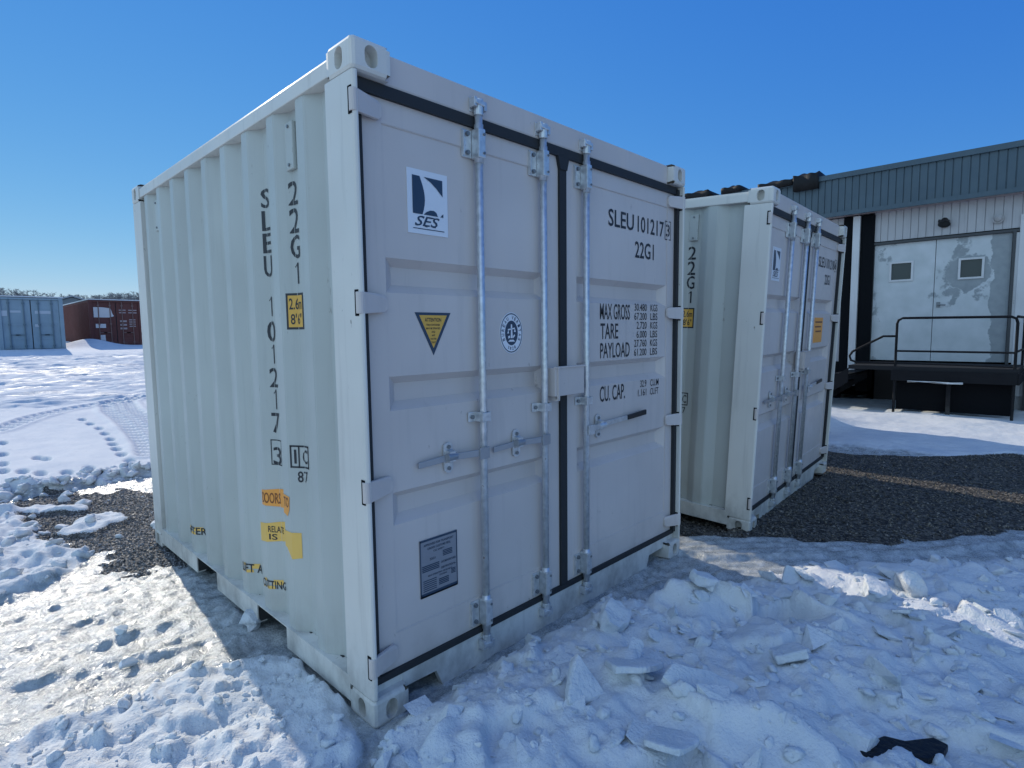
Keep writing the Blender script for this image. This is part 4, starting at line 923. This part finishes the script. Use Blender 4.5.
# ------------------------------------------------------------ far containers
def far_box(label, x, y, z, ln, cols, kind):
    R_ = thing('shipping_container', label, 'shipping container', (x, y, z))
    body = painted('far_'+kind, cols[0], 0.7, amount=0.6, spec=0.1); dk = mat('far_bar_'+kind, cols[1], 0.5, 0.2)
    bm = B()
    for s, x0 in ((1, 0), (-1, W)):
        us = np.arange(0.16, ln-0.1, 0.07); col = []
        for i, u in enumerate(us):
            xq = x0+s*(0.008 if (i//2) % 2 == 0 else 0.045); col.append((bm.verts.new((xq, u, 0.15)), bm.verts.new((xq, u, 2.5))))
        for a_, b_ in zip(col[:-1], col[1:]): bm.faces.new((a_[0], b_[0], b_[1], a_[1]))
    obj('side_wall', bm, body, R_)
    bm = B(); box(bm, 0.05, W-0.05, ln-0.05, ln-0.02, 0.1, 2.5); obj('end_wall', bm, body, R_)
    bm = B(); box(bm, 0.02, W-0.02, 0.02, ln-0.02, 2.53, 2.57); obj('roof', bm, body, R_)
    for x0 in (0, W-0.16):
        for y0 in (0, ln-0.16):
            bm = B(); box(bm, x0, x0+0.16, y0, y0+0.16, 0.118, H-0.118); obj('corner_post', bm, body, R_, bev=0.01)
            bm = B(); box(bm, x0-0.003, x0+0.163, y0-0.003, y0+0.17, 0, 0.118); box(bm, x0-0.003, x0+0.163, y0-0.003, y0+0.17, H-0.118, H); obj('corner_casting', bm, body, R_, bev=0.006)
    for z0, z1 in ((0.02, 0.16), (2.47, 2.56)):
        bm = B(); box(bm, 0.16, W-0.16, 0.01, 0.1, z0, z1); obj('door_header' if z0 > 1 else 'door_sill', bm, body, R_)
        bm = B(); box(bm, 0.005, 0.08, 0.16, ln-0.16, z0, z1); box(bm, W-0.08, W-0.005, 0.16, ln-0.16, z0, z1); obj('side_rail', bm, body, R_)
    for u0, u1 in ((0.165, 1.2), (1.238, W-0.165)):
        bm = B(); box(bm, u0, u1, 0.05, 0.09, 0.17, 2.46)
        for g0 in (0.6, 1.25, 1.9): box(bm, u0+0.1, u1-0.1, 0.042, 0.05, g0, g0+0.12)
        lf = obj('door_leaf', bm, body, R_, bev=0.01)
    bm = B(); box(bm, 0.15, W-0.15, 0.09, 0.11, 0.16, 2.47); obj('door_gasket', bm, M['rubber'], R_)
    for ub in (0.42, 0.95, 1.5, 2.0):
        bm = B(); tube(bm, [(ub, 0.02, 0.12), (ub, 0.02, 2.5)], 0.024, 8)
        for zb in (0.3, 1.3, 2.3): box(bm, ub-0.05, ub+0.05, 0.0, 0.05, zb-0.04, zb+0.04)
        b_ = obj('locking_bar', bm, dk, R_)
        if ub in (0.95, 1.5, 0.42, 2.0):
            s = -1 if ub < 1.2 else 1
            bm = B(); box(bm, *sorted((ub, ub-s*0.35)) if ub in (0.42, 2.0) else sorted((ub, ub+s*0.35)), 0.005, 0.03, 0.80, 0.84); obj('handle', bm, dk, b_)
    return R_
cb = far_box('pale blue grey container with double doors far across the snow field', 1.40, 33.4, 0.88, 6.058, ((0.26, 0.35, 0.41), (0.12, 0.18, 0.22)), 'blue')
cr = far_box('dark red brown container with worn white lettering beyond the snow field', 5.30, 36.0, 0.98, 12.19, ((0.135, 0.058, 0.052), (0.18, 0.11, 0.10)), 'red')
def sign_rects(R_, m_, rr, label=None):
    bm = B()
    for r_ in rr: box(bm, r_[0], r_[1], 0.036, 0.041, r_[2], r_[3])
    o_ = obj('lettering', bm, m_, R_)
    if label: o_['label'] = label
mw1 = mat('faded_white_paint', (0.55, 0.55, 0.56), 0.6); mw2 = mat('faded_blue_white_paint', (0.42, 0.48, 0.54), 0.6)
bm = B(); mm = lambda u, z: (u, 0.034, z)
for tx, r_ in (('MAERSK', (0, 0, 0, 0)),)[:0]: pass
flat_poly(bm, [(0.20, 2.20), (0.20, 1.65), (0.9, 1.65), (1.12, 1.72), (1.05, 1.86), (0.98, 2.15), (0.6, 2.2)], mm)
flat_poly(bm, rect(0.26, 0.72, 1.08, 1.30), mm); flat_poly(bm, [(0.42, 0.2), (0.68, 0.2), (0.66, 0.7), (0.45, 0.7)], mm)
obj('sticker', bm, mw1, cr)
bm = B()
flat_text(bm, 'SLBU 204', (1.38, 1.75, 2.02, 2.12), mm, 0.01) if False else None
for k in range(3): flat_poly(bm, rect(1.38, 1.70, 1.40-0.2*k, 1.50-0.2*k), mm)
for k in range(2): flat_poly(bm, rect(1.36, 1.68, 2.03-0.14*k, 2.09-0.14*k), mm); flat_poly(bm, rect(1.80, 2.2, 2.03-0.14*k, 2.09-0.14*k), mm)
for k in range(4): flat_poly(bm, rect(1.82, 2.12, 1.5-0.12*k, 1.56-0.12*k), mm)
obj('lettering', bm, mat('dull_pink_white', (0.33, 0.27, 0.27), 0.6), cr)
bm = B()
flat_poly(bm, rect(0.15, 0.37, 1.7, 1.95), mm) ; flat_poly(bm, rect(0.46, 0.85, 1.86, 1.96), mm); flat_poly(bm, rect(1.36, 1.95, 1.82, 1.96), mm); flat_poly(bm, rect(1.33, 1.5, 1.2, 1.33), mm)
obj('lettering', bm, mw2, cb)
for R_, x0, ln, yy, lab in ((cb, 1.4, 6.058, 33.4, 'blue grey'), (cr, 5.3, 12.19, 36.0, 'red brown')):
    z_ = 0.88 if R_ is cb else 0.98
    bm = B(); box(bm, x0-0.01, x0+W+0.01, yy-0.02, yy+ln, z_+H, z_+H+0.05)
    bmesh.ops.subdivide_edges(bm, edges=bm.edges, cuts=4, use_grid_fill=True)
    o_ = obj('roof_snow', bm, msn, None, bev=0.0); tag(o_, 'thin crust of snow on the roof of the far %s container' % lab, 'snow')
# low grey building far behind
R_ = thing('warehouse', 'low grey building with a shallow pitched roof far behind the blue container', 'building', (7.0, 75, 1.5))
mg = painted('far_grey_siding', (0.16, 0.19, 0.20), amount=0.1); mg2 = mat('far_roof', (0.30, 0.33, 0.34), 0.5)
bm = B(); prism(bm, [(0, 0, 0), (7, 0, 0), (7, 0, 3.2), (3.5, 0, 4.35), (0, 0, 3.2)], (0, 14, 0)); obj('wall', bm, mg, R_)
bm = B(); prism(bm, [(-0.3, -0.3, 3.15), (3.5, -0.3, 4.42), (7.3, -0.3, 3.15), (7.3, -0.3, 3.32), (3.5, -0.3, 4.58), (-0.3, -0.3, 3.32)], (0, 14.6, 0)); obj('roof', bm, mg2, R_)
bm = B(); box(bm, 2.4, 4.6, -0.04, 0, 0.05, 2.8); obj('door', bm, mat('far_door', (0.10, 0.12, 0.13), 0.5), R_)

# far wood: one mass of bare trees
mt_ = mat('bare_twigs', (0.23, 0.235, 0.24), 0.9, 0, 0.1); bm = B(); rr = random.Random(3)  # twig colour lightened to paint distance haze into the wood
V, Fc = [], []
def stick(p, q, r0, r1):
    p, q = Vector(p), Vector(q); d = (q-p).normalized(); s = d.cross(Vector((0.3, 1, 0.2))).normalized(); t = d.cross(s)
    b_ = len(V)
    for c_, r_ in ((p, r0), (q, r1)):
        for k in range(3):
            an = 2.094*k; V.append(tuple(c_+(s*math.cos(an)+t*math.sin(an))*r_))
    for k in range(3): Fc.append((b_+k, b_+(k+1) % 3, b_+3+(k+1) % 3, b_+3+k))
def wood_tree(x, y, z, h):
    lean = rr.uniform(-0.04, 0.04); tip = Vector((x+lean*h, y, z+h)); stick((x, y, z-0.5), tip, 0.02*h, 0.004*h)
    for k in range(22):
        t = rr.uniform(0.2, 0.97); b_ = Vector((x, y, z)).lerp(tip, t); an = rr.uniform(0, 6.28); ln = h*(1-t)*0.5+0.06*h
        q = b_+Vector((math.cos(an)*ln*0.7, math.sin(an)*ln*0.7, ln*rr.uniform(0.3, 0.9))); stick(b_, q, 0.007*h*(1.2-t), 0.003*h)
        for j in range(5):
            c_ = b_.lerp(q, rr.uniform(0.3, 1)); an2 = rr.uniform(0, 6.28); l2 = ln*0.45
            stick(c_, c_+Vector((math.cos(an2)*l2, math.sin(an2)*l2, l2*rr.uniform(0.2, 1))), 0.0035*h, 0.002*h)
for i in range(900):
    q = rr.random(); az = math.radians(rr.uniform(-4, 26)); dist = 165+90*q
    x, y = CX+dist*math.sin(az), CY+dist*math.cos(az)
    wood_tree(x, y, 1.9, rr.uniform(7.6, 10.4)*dist/165*(0.98+0.06*math.sin(az*31)))
mew = bpy.data.meshes.new('bare_wood'); mew.from_pydata(V, [], Fc); mew.update(); mew.materials.append(mt_)
o_ = bpy.data.objects.new('bare_wood', mew); C.objects.link(o_); o_['kind'] = 'stuff'; tag(o_, 'band of leafless trees along the far horizon', 'trees')
# low wooded rise behind them
bm = B(); pr = None
for i in range(60):
    az = math.radians(-8+i*0.7); d_ = 300; x, y = CX+d_*math.sin(az), CY+d_*math.cos(az); hh = 16.5+1.2*math.sin(i*0.9)+rr.uniform(-0.5, 0.5)
    cur = [bm.verts.new((x, y, -1)), bm.verts.new((x*1.1, y*1.1, hh*0.8)), bm.verts.new((x*1.3, y*1.3, hh)), bm.verts.new((x*1.6, y*1.6, -1))]
    if pr:
        for k in range(3): bm.faces.new((pr[k], cur[k], cur[k+1], pr[k+1]))
    pr = cur
o_ = obj('hills', bm, mat('wooded_slope', (0.21, 0.23, 0.24), 1.0, 0, 0.0), None, True); o_['kind'] = 'structure'

# bare tree whose branch tips reach into the left edge
V, Fc = [], []
R_ = thing('bare_tree', 'leafless tree beyond the snow field, only its branch tips reaching into view', 'tree', (-2.1, 20.0, 0.45))
tx, ty = 0, 0
stick((0, 0, 0), (0.1, 0, 4.2), 0.12, 0.04)
me1 = bpy.data.meshes.new('trunk'); me1.from_pydata(V, [], Fc); me1.materials.append(mt_); o_ = bpy.data.objects.new('trunk', me1); C.objects.link(o_); o_.parent = R_
V, Fc = [], []
for k in range(46):
    t = rr.uniform(0.35, 1); z = 4.2*t; an = rr.uniform(0, 6.28); ln = 1.55*(1.25-t*0.6)
    b_ = Vector((0.1*t, 0, z)); q = b_+Vector((math.cos(an)*ln*0.8, math.sin(an)*ln*0.8, ln*rr.uniform(0.2, 0.7))); stick(b_, q, 0.03, 0.008)
    for j in range(7):
        c_ = b_.lerp(q, rr.uniform(0.3, 1)); a2 = an+rr.uniform(-1, 1); l2 = ln*0.35; stick(c_, c_+Vector((math.cos(a2)*l2, math.sin(a2)*l2, l2*rr.uniform(0, 0.8))), 0.009, 0.004)
me1 = bpy.data.meshes.new('crown'); me1.from_pydata(V, [], Fc); me1.materials.append(mt_); o_ = bpy.data.objects.new('crown', me1); C.objects.link(o_); o_.parent = R_

# ------------------------------------------------------------ building on the right
BX = 12.5
R_ = thing('loading_building', 'long low building with white ribbed walls under a blue steel fascia', 'building', (BX, 0, 0))
msd = painted('white_siding', (0.42, 0.42, 0.44), amount=0.8, dents=0.5); mfs = painted('blue_fascia', (0.050, 0.088, 0.118), amount=0.6, scuff=(0.03, 0.05, 0.06), dents=0.4)
mtr = painted('white_trim', (0.55, 0.56, 0.58), amount=0.6)
def ribbed(bm, x, y0, y1, z0, z1, pitch=0.125, dp=0.014, gw=0.014):
    """sheet with narrow grooves, facing -x"""
    y = y0; pts = []
    while y < y1:
        pts += [(0, y), (0, min(y+pitch-gw, y1))]
        if y+pitch < y1: pts += [(dp, y+pitch-gw*0.8), (dp, y+pitch-gw*0.2)]
        y += pitch
    col = [(bm.verts.new((x+d_, yy, z0)), bm.verts.new((x+d_, yy, z1))) for d_, yy in pts]
    for a_, b_ in zip(col[:-1], col[1:]): bm.faces.new((a_[0], b_[0], b_[1], a_[1]))
def sub(name, bm, m_, parent=R_, bev=0): o_ = obj(name, bm, m_, parent, bev=bev); return o_
bm = B()
ribbed(bm, 0, -16, -1.12, 0.3, 3.95); ribbed(bm, 0, -1.12, 1.12, 3.28, 3.95); ribbed(bm, 0, 3.6, 26, 0.3, 3.95); ribbed(bm, 0, 1.95, 3.6, 3.84, 3.95)
box(bm, 0.02, 18, 25.9, 26, 0, 4.6); box(bm, 0.02, 18, -16, -15.9, 0, 4.6); box(bm, 0.1, 0.15, -16, -1.1, 0, 3.95); box(bm, 17.9, 18, -16, 26, 0, 4.6)
sub('wall', bm, msd)
bm = B(); box(bm, 0.3, 0.5, -1.3, 1.1, -0.3, 0.86); box(bm, -0.05, 0.5, -16, -1.3, -0.3, 0.86); box(bm, -0.05, 0.2, 3.6, 26, -0.3, 0.86)
sub('foundation', bm, mat('shade_concrete', (0.035, 0.035, 0.036), 0.8))  # concrete darkened to paint in the shadow beneath the landing
# fascia
bm = B(); ribbed(bm, -0.30, -16.4, 26.4, 3.93, 4.60, 0.125, 0.016, 0.02); box(bm, -0.33, -0.27, -16.4, 26.4, 3.845, 3.93); box(bm, -0.345, -0.2, -16.4, 26.4, 4.60, 4.70)
sub('fascia', bm, mfs)
bm = B(); box(bm, -0.27, 0.16, -16.3, 26.3, 3.86, 3.90); sub('soffit', bm, mat('soffit_paint', (0.35, 0.30, 0.31), 0.7))
bm = B(); box(bm, -0.2, 18.2, -16.3, 26.3, 4.55, 4.66); sub('roof', bm, mat('roof_felt', (0.10, 0.11, 0.12), 0.8))
# loading opening: near-black blocks painted for its unlit depth, and white posts
bm = B(); box(bm, 1.2, 1.25, 1.10, 3.6, 0.0, 3.9); box(bm, 0.0, 1.2, 3.6, 3.65, 0, 3.9); box(bm, 0.3, 1.2, 1.06, 1.10, 0, 3.84); sub('dock_recess', bm, M['dark'])
for y0, y1 in ((1.10, 1.33), (1.49, 1.66)):
    bm = B(); box(bm, -0.06, 0.30, y0, y1, 0.25, 3.84); s_ = sub('dark_opening', bm, M['dark'], bev=0.02)
bm = B(); box(bm, -0.10, 0.02, 1.345, 1.475, 0.35, 3.83); sub('door_post', bm, mtr, bev=0.005)
bm = B(); ribbed(bm, 0.0, 1.66, 3.6, 0.85, 3.84); sub('dock_panel', bm, msd)
bm = B(); box(bm, -0.05, 0.2, 1.66, 3.6, -0.3, 0.848); sub('dock_base', bm, M['dark'])
# peeling double door
mpd = mat('peeling_door_paint', (0.55, 0.58, 0.60), 0.5); n = N(mpd); v = n.coord()
nA = n.noise(v, 1.6, 6, 0.62); nB = n.noise(v, 0.9, 2)
msk = n.ramp(n.math('ADD', nA, n.math('MULTIPLY', n.math('SUBTRACT', nB, 0.5), 0.7)), [(0.565, 0.0), (0.60, 1.0)])
sxy = n.t.nodes.new('ShaderNodeSeparateXYZ'); n.link(v, sxy.inputs[0])
edge_ = n.ramp(n.math('ADD', n.math('MULTIPLY', sxy.outputs[1], -1.0), n.math('MULTIPLY', n.noise(v, 2.2, 5, 0.6), 0.45)), [(0.985, 0.0), (1.0, 1.0)])
dd_ = n.t.nodes.new('ShaderNodeVectorMath'); dd_.operation = 'DISTANCE'; n.link(v, dd_.inputs[0]); dd_.inputs[1].default_value = (0.03, -0.42, 2.55)
near_ = n.ramp(n.math('ADD', dd_.outputs['Value'], n.math('MULTIPLY', nA, 1.1)), [(0.90, 1.0), (0.93, 0.0)])
msk = n.math('MAXIMUM', n.math('MAXIMUM', msk, edge_), near_)
c = n.mix(msk, n.mix(n.ramp(n.noise(v, 3, 4), [(0.35, 0.0), (0.7, 1.0)]), (0.44, 0.48, 0.50), (0.54, 0.57, 0.60)), n.mix(n.noise(v, 9, 4), (0.19, 0.22, 0.24), (0.32, 0.35, 0.37)))
n.link(c, n.b.inputs['Base Color']); n.link(n.bump(msk, 0.3, 0.004), n.b.inputs['Normal'])
gl_ = mat('dark_glass', (0.02, 0.03, 0.035), 0.15)
for i, (y0, y1, wy0, wy1, wz0, wz1) in enumerate(((0.085, 1.09, 0.46, 0.79, 2.50, 2.82), (-1.02, 0.075, -0.62, -0.31, 2.47, 2.79))):
    bm = B(); 
    box(bm, 0.03, 0.08, y0, wy0, 0.90, 3.21); box(bm, 0.03, 0.08, wy1, y1, 0.90, 3.21); box(bm, 0.03, 0.08, wy0, wy1, 0.90, wz0); box(bm, 0.03, 0.08, wy0, wy1, wz1, 3.21)
    d_ = sub('door', bm, mpd)
    bm = B(); w_ = 0.035
    for r_ in ((wy0-w_, wy1+w_, wz1, wz1+w_), (wy0-w_, wy1+w_, wz0-w_, wz0), (wy0-w_, wy0, wz0, wz1), (wy1, wy1+w_, wz0, wz1)): box(bm, 0.012, 0.03, *r_)
    sub('window_frame', bm, mtr, d_); bm = B(); box(bm, 0.05, 0.055, wy0-0.01, wy1+0.01, wz0-0.01, wz1+0.01); sub('window_pane', bm, gl_, d_)
    if i: 
        bm = B(); tube(bm, [(0.03, 0.0, 1.98), (-0.03, 0.0, 1.98), (-0.03, -0.12, 1.97)], 0.012, 8); box(bm, 0.018, 0.03, -0.03, 0.03, 1.93, 2.03); sub('door_handle', bm, M['zinc_dark'], d_)
bm = B(); box(bm, -0.03, 0.05, -1.12, 1.10, 3.215, 3.26); box(bm, -0.03, 0.05, -1.075, -1.03, 0.86, 3.215); box(bm, 0.0, 0.05, 1.092, 1.10, 0.86, 3.2)
sub('door_frame', bm, mat('dark_door_frame', (0.05, 0.055, 0.06), 0.6))
bm = B(); box(bm, -0.04, 0.0, -1.30, -1.12, 0.8, 3.5); sub('door_trim', bm, mtr, bev=0.004)
bm = B(); box(bm, -0.012, 0.0, -1.12, -1.075, 0.9, 3.2); sub('door_jamb', bm, mtr)
# wall lamp and round vent: fixed to the wall, things of their own
R2 = thing('wall_lamp', 'small dark hooded lamp on the wall above the double door', 'wall lamp', (BX, -0.05, 3.48))
bm = B(); box(bm, -0.03, 0, -0.04, 0.04, -0.06, 0.06); obj('wall_plate', bm, M['zinc_dark'], R2)
bm = B(); tube(bm, [(-0.02, 0, 0.02), (-0.12, 0, 0.05), (-0.16, 0, -0.02)], [0.02, 0.06, 0.10], 12); tube(bm, [(-0.1, -0.07, 0.03), (-0.1, 0.1, 0.06)], 0.03, 8); obj('lamp_shade', bm, M['grip'], R2)
R2 = thing('wall_vent', 'round pale exhaust cap on the wall above the door corner', 'vent', (BX, -0.81, 3.47))
bm = B(); tube(bm, [(0, 0, 0), (-0.05, 0, 0)], 0.085, 20); obj('vent_ring', bm, msd, R2)
bm = B(); tube(bm, [(-0.05, 0, 0), (-0.09, 0, -0.02)], [0.07, 0.04], 20); obj('vent_cap', bm, msd, R2)
# roof edge bundles
mtp = mat('black_tarp', (0.010, 0.011, 0.013), 0.6, 0, 0.25); n = N(mtp); n.link(n.bump(n.noise(n.coord(), 7, 4), 0.4, 0.02), n.b.inputs['Normal'])
def bundle(lab, y0, y1, z0, z1, x0=BX-0.42, dp=0.7, drop=0):
    bm = B(); k = 10; pr = None
    for i in range(k+1):
        y = y0+(y1-y0)*i/k; w_ = 0.018*math.sin(i*0.9+y0)
        cur = [bm.verts.new(p) for p in ((x0+w_, y, z0-drop*i/k), (x0-0.02+w_, y, z1-0.03-w_), (x0+0.08, y, z1+w_*1.5), (x0+dp, y, z1-0.02+w_), (x0+dp, y, z0))]
        if pr:
            for j in range(5): bm.faces.new((pr[j], cur[j], cur[(j+1) % 5], pr[(j+1) % 5]))
        else: bm.faces.new(cur[::-1])
        pr = cur
    bm.faces.new(pr); bmesh.ops.subdivide_edges(bm, edges=bm.edges, cuts=1, use_grid_fill=True); tag(obj('tarp_bundle', bm, mtp, None, True), lab, 'tarpaulin')
bundle('black boxy tarp bundle hanging over the blue roof edge', 2.08, 2.56, 4.47, 4.80)
bundle('lower black tarp roll next to the boxy bundle on the roof edge', 2.58, 3.3, 4.62, 4.76, drop=0.03)
bundle('short dark bundle on the roof edge above the middle container', 3.70, 4.15, 4.69, 4.83)
bundle('long dark bundle farthest left on the roof edge', 4.45, 5.2, 4.69, 4.86)

# steel landing with rail and stairs
mst = painted('black_steel', (0.010, 0.011, 0.014), 0.6, scuff=(0.05, 0.03, 0.02), amount=0.4, spec=0.15)
R3 = thing('loading_platform', 'raised steel landing with black tube railing before the double door', 'platform', (10.9, 0, 0))
bm = B(); box(bm, -0.03, 1.54, -1.29, 1.08, 0.80, 0.87); obj('deck', bm, mat('worn_deck', (0.022, 0.023, 0.026), 0.8, 0, 0.15), R3)
bm = B(); box(bm, -0.05, -0.031, -1.30, 0.40, 0.62, 0.80); box(bm, -0.05, 1.52, -1.32, -1.295, 0.62, 0.80); box(bm, -0.03, 1.5, 0.36, 0.40, 0.62, 0.80); obj('deck_frame', bm, mst, R3)
bm = B()
tube(bm, [(0, 0.35, 0.0), (0, 0.35, 1.62), (0, 0.33, 1.68), (0, 0.27, 1.715), (0, -1.17, 1.70), (0, -1.23, 1.67), (0, -1.25, 1.60), (0, -1.25, 0.0)], 0.021, 10)
obj('front_railing', bm, mst, R3)
bm = B(); tube(bm, [(0, 0.35, 1.14), (0, -1.25, 1.13)], 0.017, 8); obj('mid_rail', bm, mst, R3)
bm = B(); box(bm, 0.14, 0.17, -1.22, 0.34, 0.10, 0.63); obj('under_deck_shade', bm, M['dark'], R3)  # dark sheet standing in for the shade under the deck
bm = B(); tube(bm, [(0, 0.35, 0.93), (0, -1.25, 0.90)], 0.012, 8); obj('toe_rail', bm, mst, R3)
bm = B(); tube(bm, [(0, 0.36, 1.40), (0, 0.55, 1.40), (0, 0.86, 1.22), (0, 1.03, 1.12), (0, 1.075, 1.04), (0, 1.05, 0.96), (0, 0.95, 0.92), (0, 0.36, 0.925)], 0.020, 10); obj('stair_handrail', bm, mst, R3)
bm = B(); tube(bm, [(0, -1.25, 1.70), (1.45, -1.27, 1.70)], 0.021, 10); tube(bm, [(0, -1.25, 1.15), (0.12, -1.27, 1.15), (1.45, -1.27, 1.15)], 0.018, 8); tube(bm, [(1.45, -1.27, 0.8), (1.45, -1.27, 1.72)], 0.021, 8); obj('end_railing', bm, mst, R3)
for x, y in ((0.0, -0.45), (1.4, 0.3), (1.4, -1.2), (0.7, -1.2)):
    bm = B(); box(bm, x+0.03, x+0.09, y, y+0.06, -0.1, 0.80); obj('leg', bm, mst, R3)
for k in range(4):
    bm = B(); box(bm, 0.05, 1.4, 1.085+0.25*k, 1.36+0.25*k, 0.66-0.19*k, 0.70-0.19*k); obj('step', bm, mst, R3)
for xs_ in (-0.02, 1.4):
    bm = B(); prism(bm, [(xs_, 1.085, 0.82), (xs_, 2.15, 0.02), (xs_, 1.85, 0.0), (xs_, 1.085, 0.55)], (0.03, 0, 0)); obj('stringer', bm, mst, R3)
bm = B(); box(bm, -0.055, -0.025, -0.62, 0.15, 0.605, 0.622); bmesh.ops.subdivide_edges(bm, edges=bm.edges, cuts=3, use_grid_fill=True)
for v_ in bm.verts: v_.co.z += random.uniform(-0.012, 0.012)
o_ = obj('snow_ledge', bm, msn, None); o_.location = (10.87, 0, 0.0); tag(o_, 'thin line of snow caught on the beam under the landing', 'snow')
bm = B(); tube(bm, [(8.75, 0.90, 0.0), (8.76, 0.86, 0.35), (8.72, 0.88, 0.62), (8.74, 0.92, 0.95)], 0.022, 6); tag(obj('strap', bm, mat('tan_webbing', (0.32, 0.18, 0.07), 0.8), None), 'tan webbing strap hanging by the far edge of the middle container', 'strap')

# ------------------------------------------------------------ loose pieces become parts of their own
def split_pieces(o):
    me_ = o.data; bm = B(); bm.from_mesh(me_); bm.faces.ensure_lookup_table(); seen = set(); groups = []
    for f in bm.faces:
        if f.index in seen: continue
        st = [f]; seen.add(f.index); g_ = []
        while st:
            q = st.pop(); g_.append(q.index)
            for v_ in q.verts:
                for f2 in v_.link_faces:
                    if f2.index not in seen: seen.add(f2.index); st.append(f2)
        groups.append(set(g_))
    bm.free()
    if len(groups) < 2: return
    for k, g_ in enumerate(groups):
        b_ = B(); b_.from_mesh(me_); b_.faces.ensure_lookup_table()
        bmesh.ops.delete(b_, geom=[f for f in b_.faces if f.index not in g_], context='FACES')
        n_ = bpy.data.meshes.new(me_.name); b_.to_mesh(n_); b_.free()
        for mt in me_.materials: n_.materials.append(mt)
        if k == 0: first = n_
        else:
            c_ = o.copy(); c_.data = n_; C.objects.link(c_)
            for key in ('label',):
                if key in o.keys(): c_[key] = o[key]
    o.data = first
for o in [q for q in C.objects if q.type == 'MESH']:
    st = o.name.split('.')[0]; top = o
    while top.parent: top = top.parent
    if st in ('bolt', 'hinge_slot_shade', 'side_rail', 'step') or (top in (cb, cr) and st in ('lettering', 'corner_casting', 'sticker')): split_pieces(o)
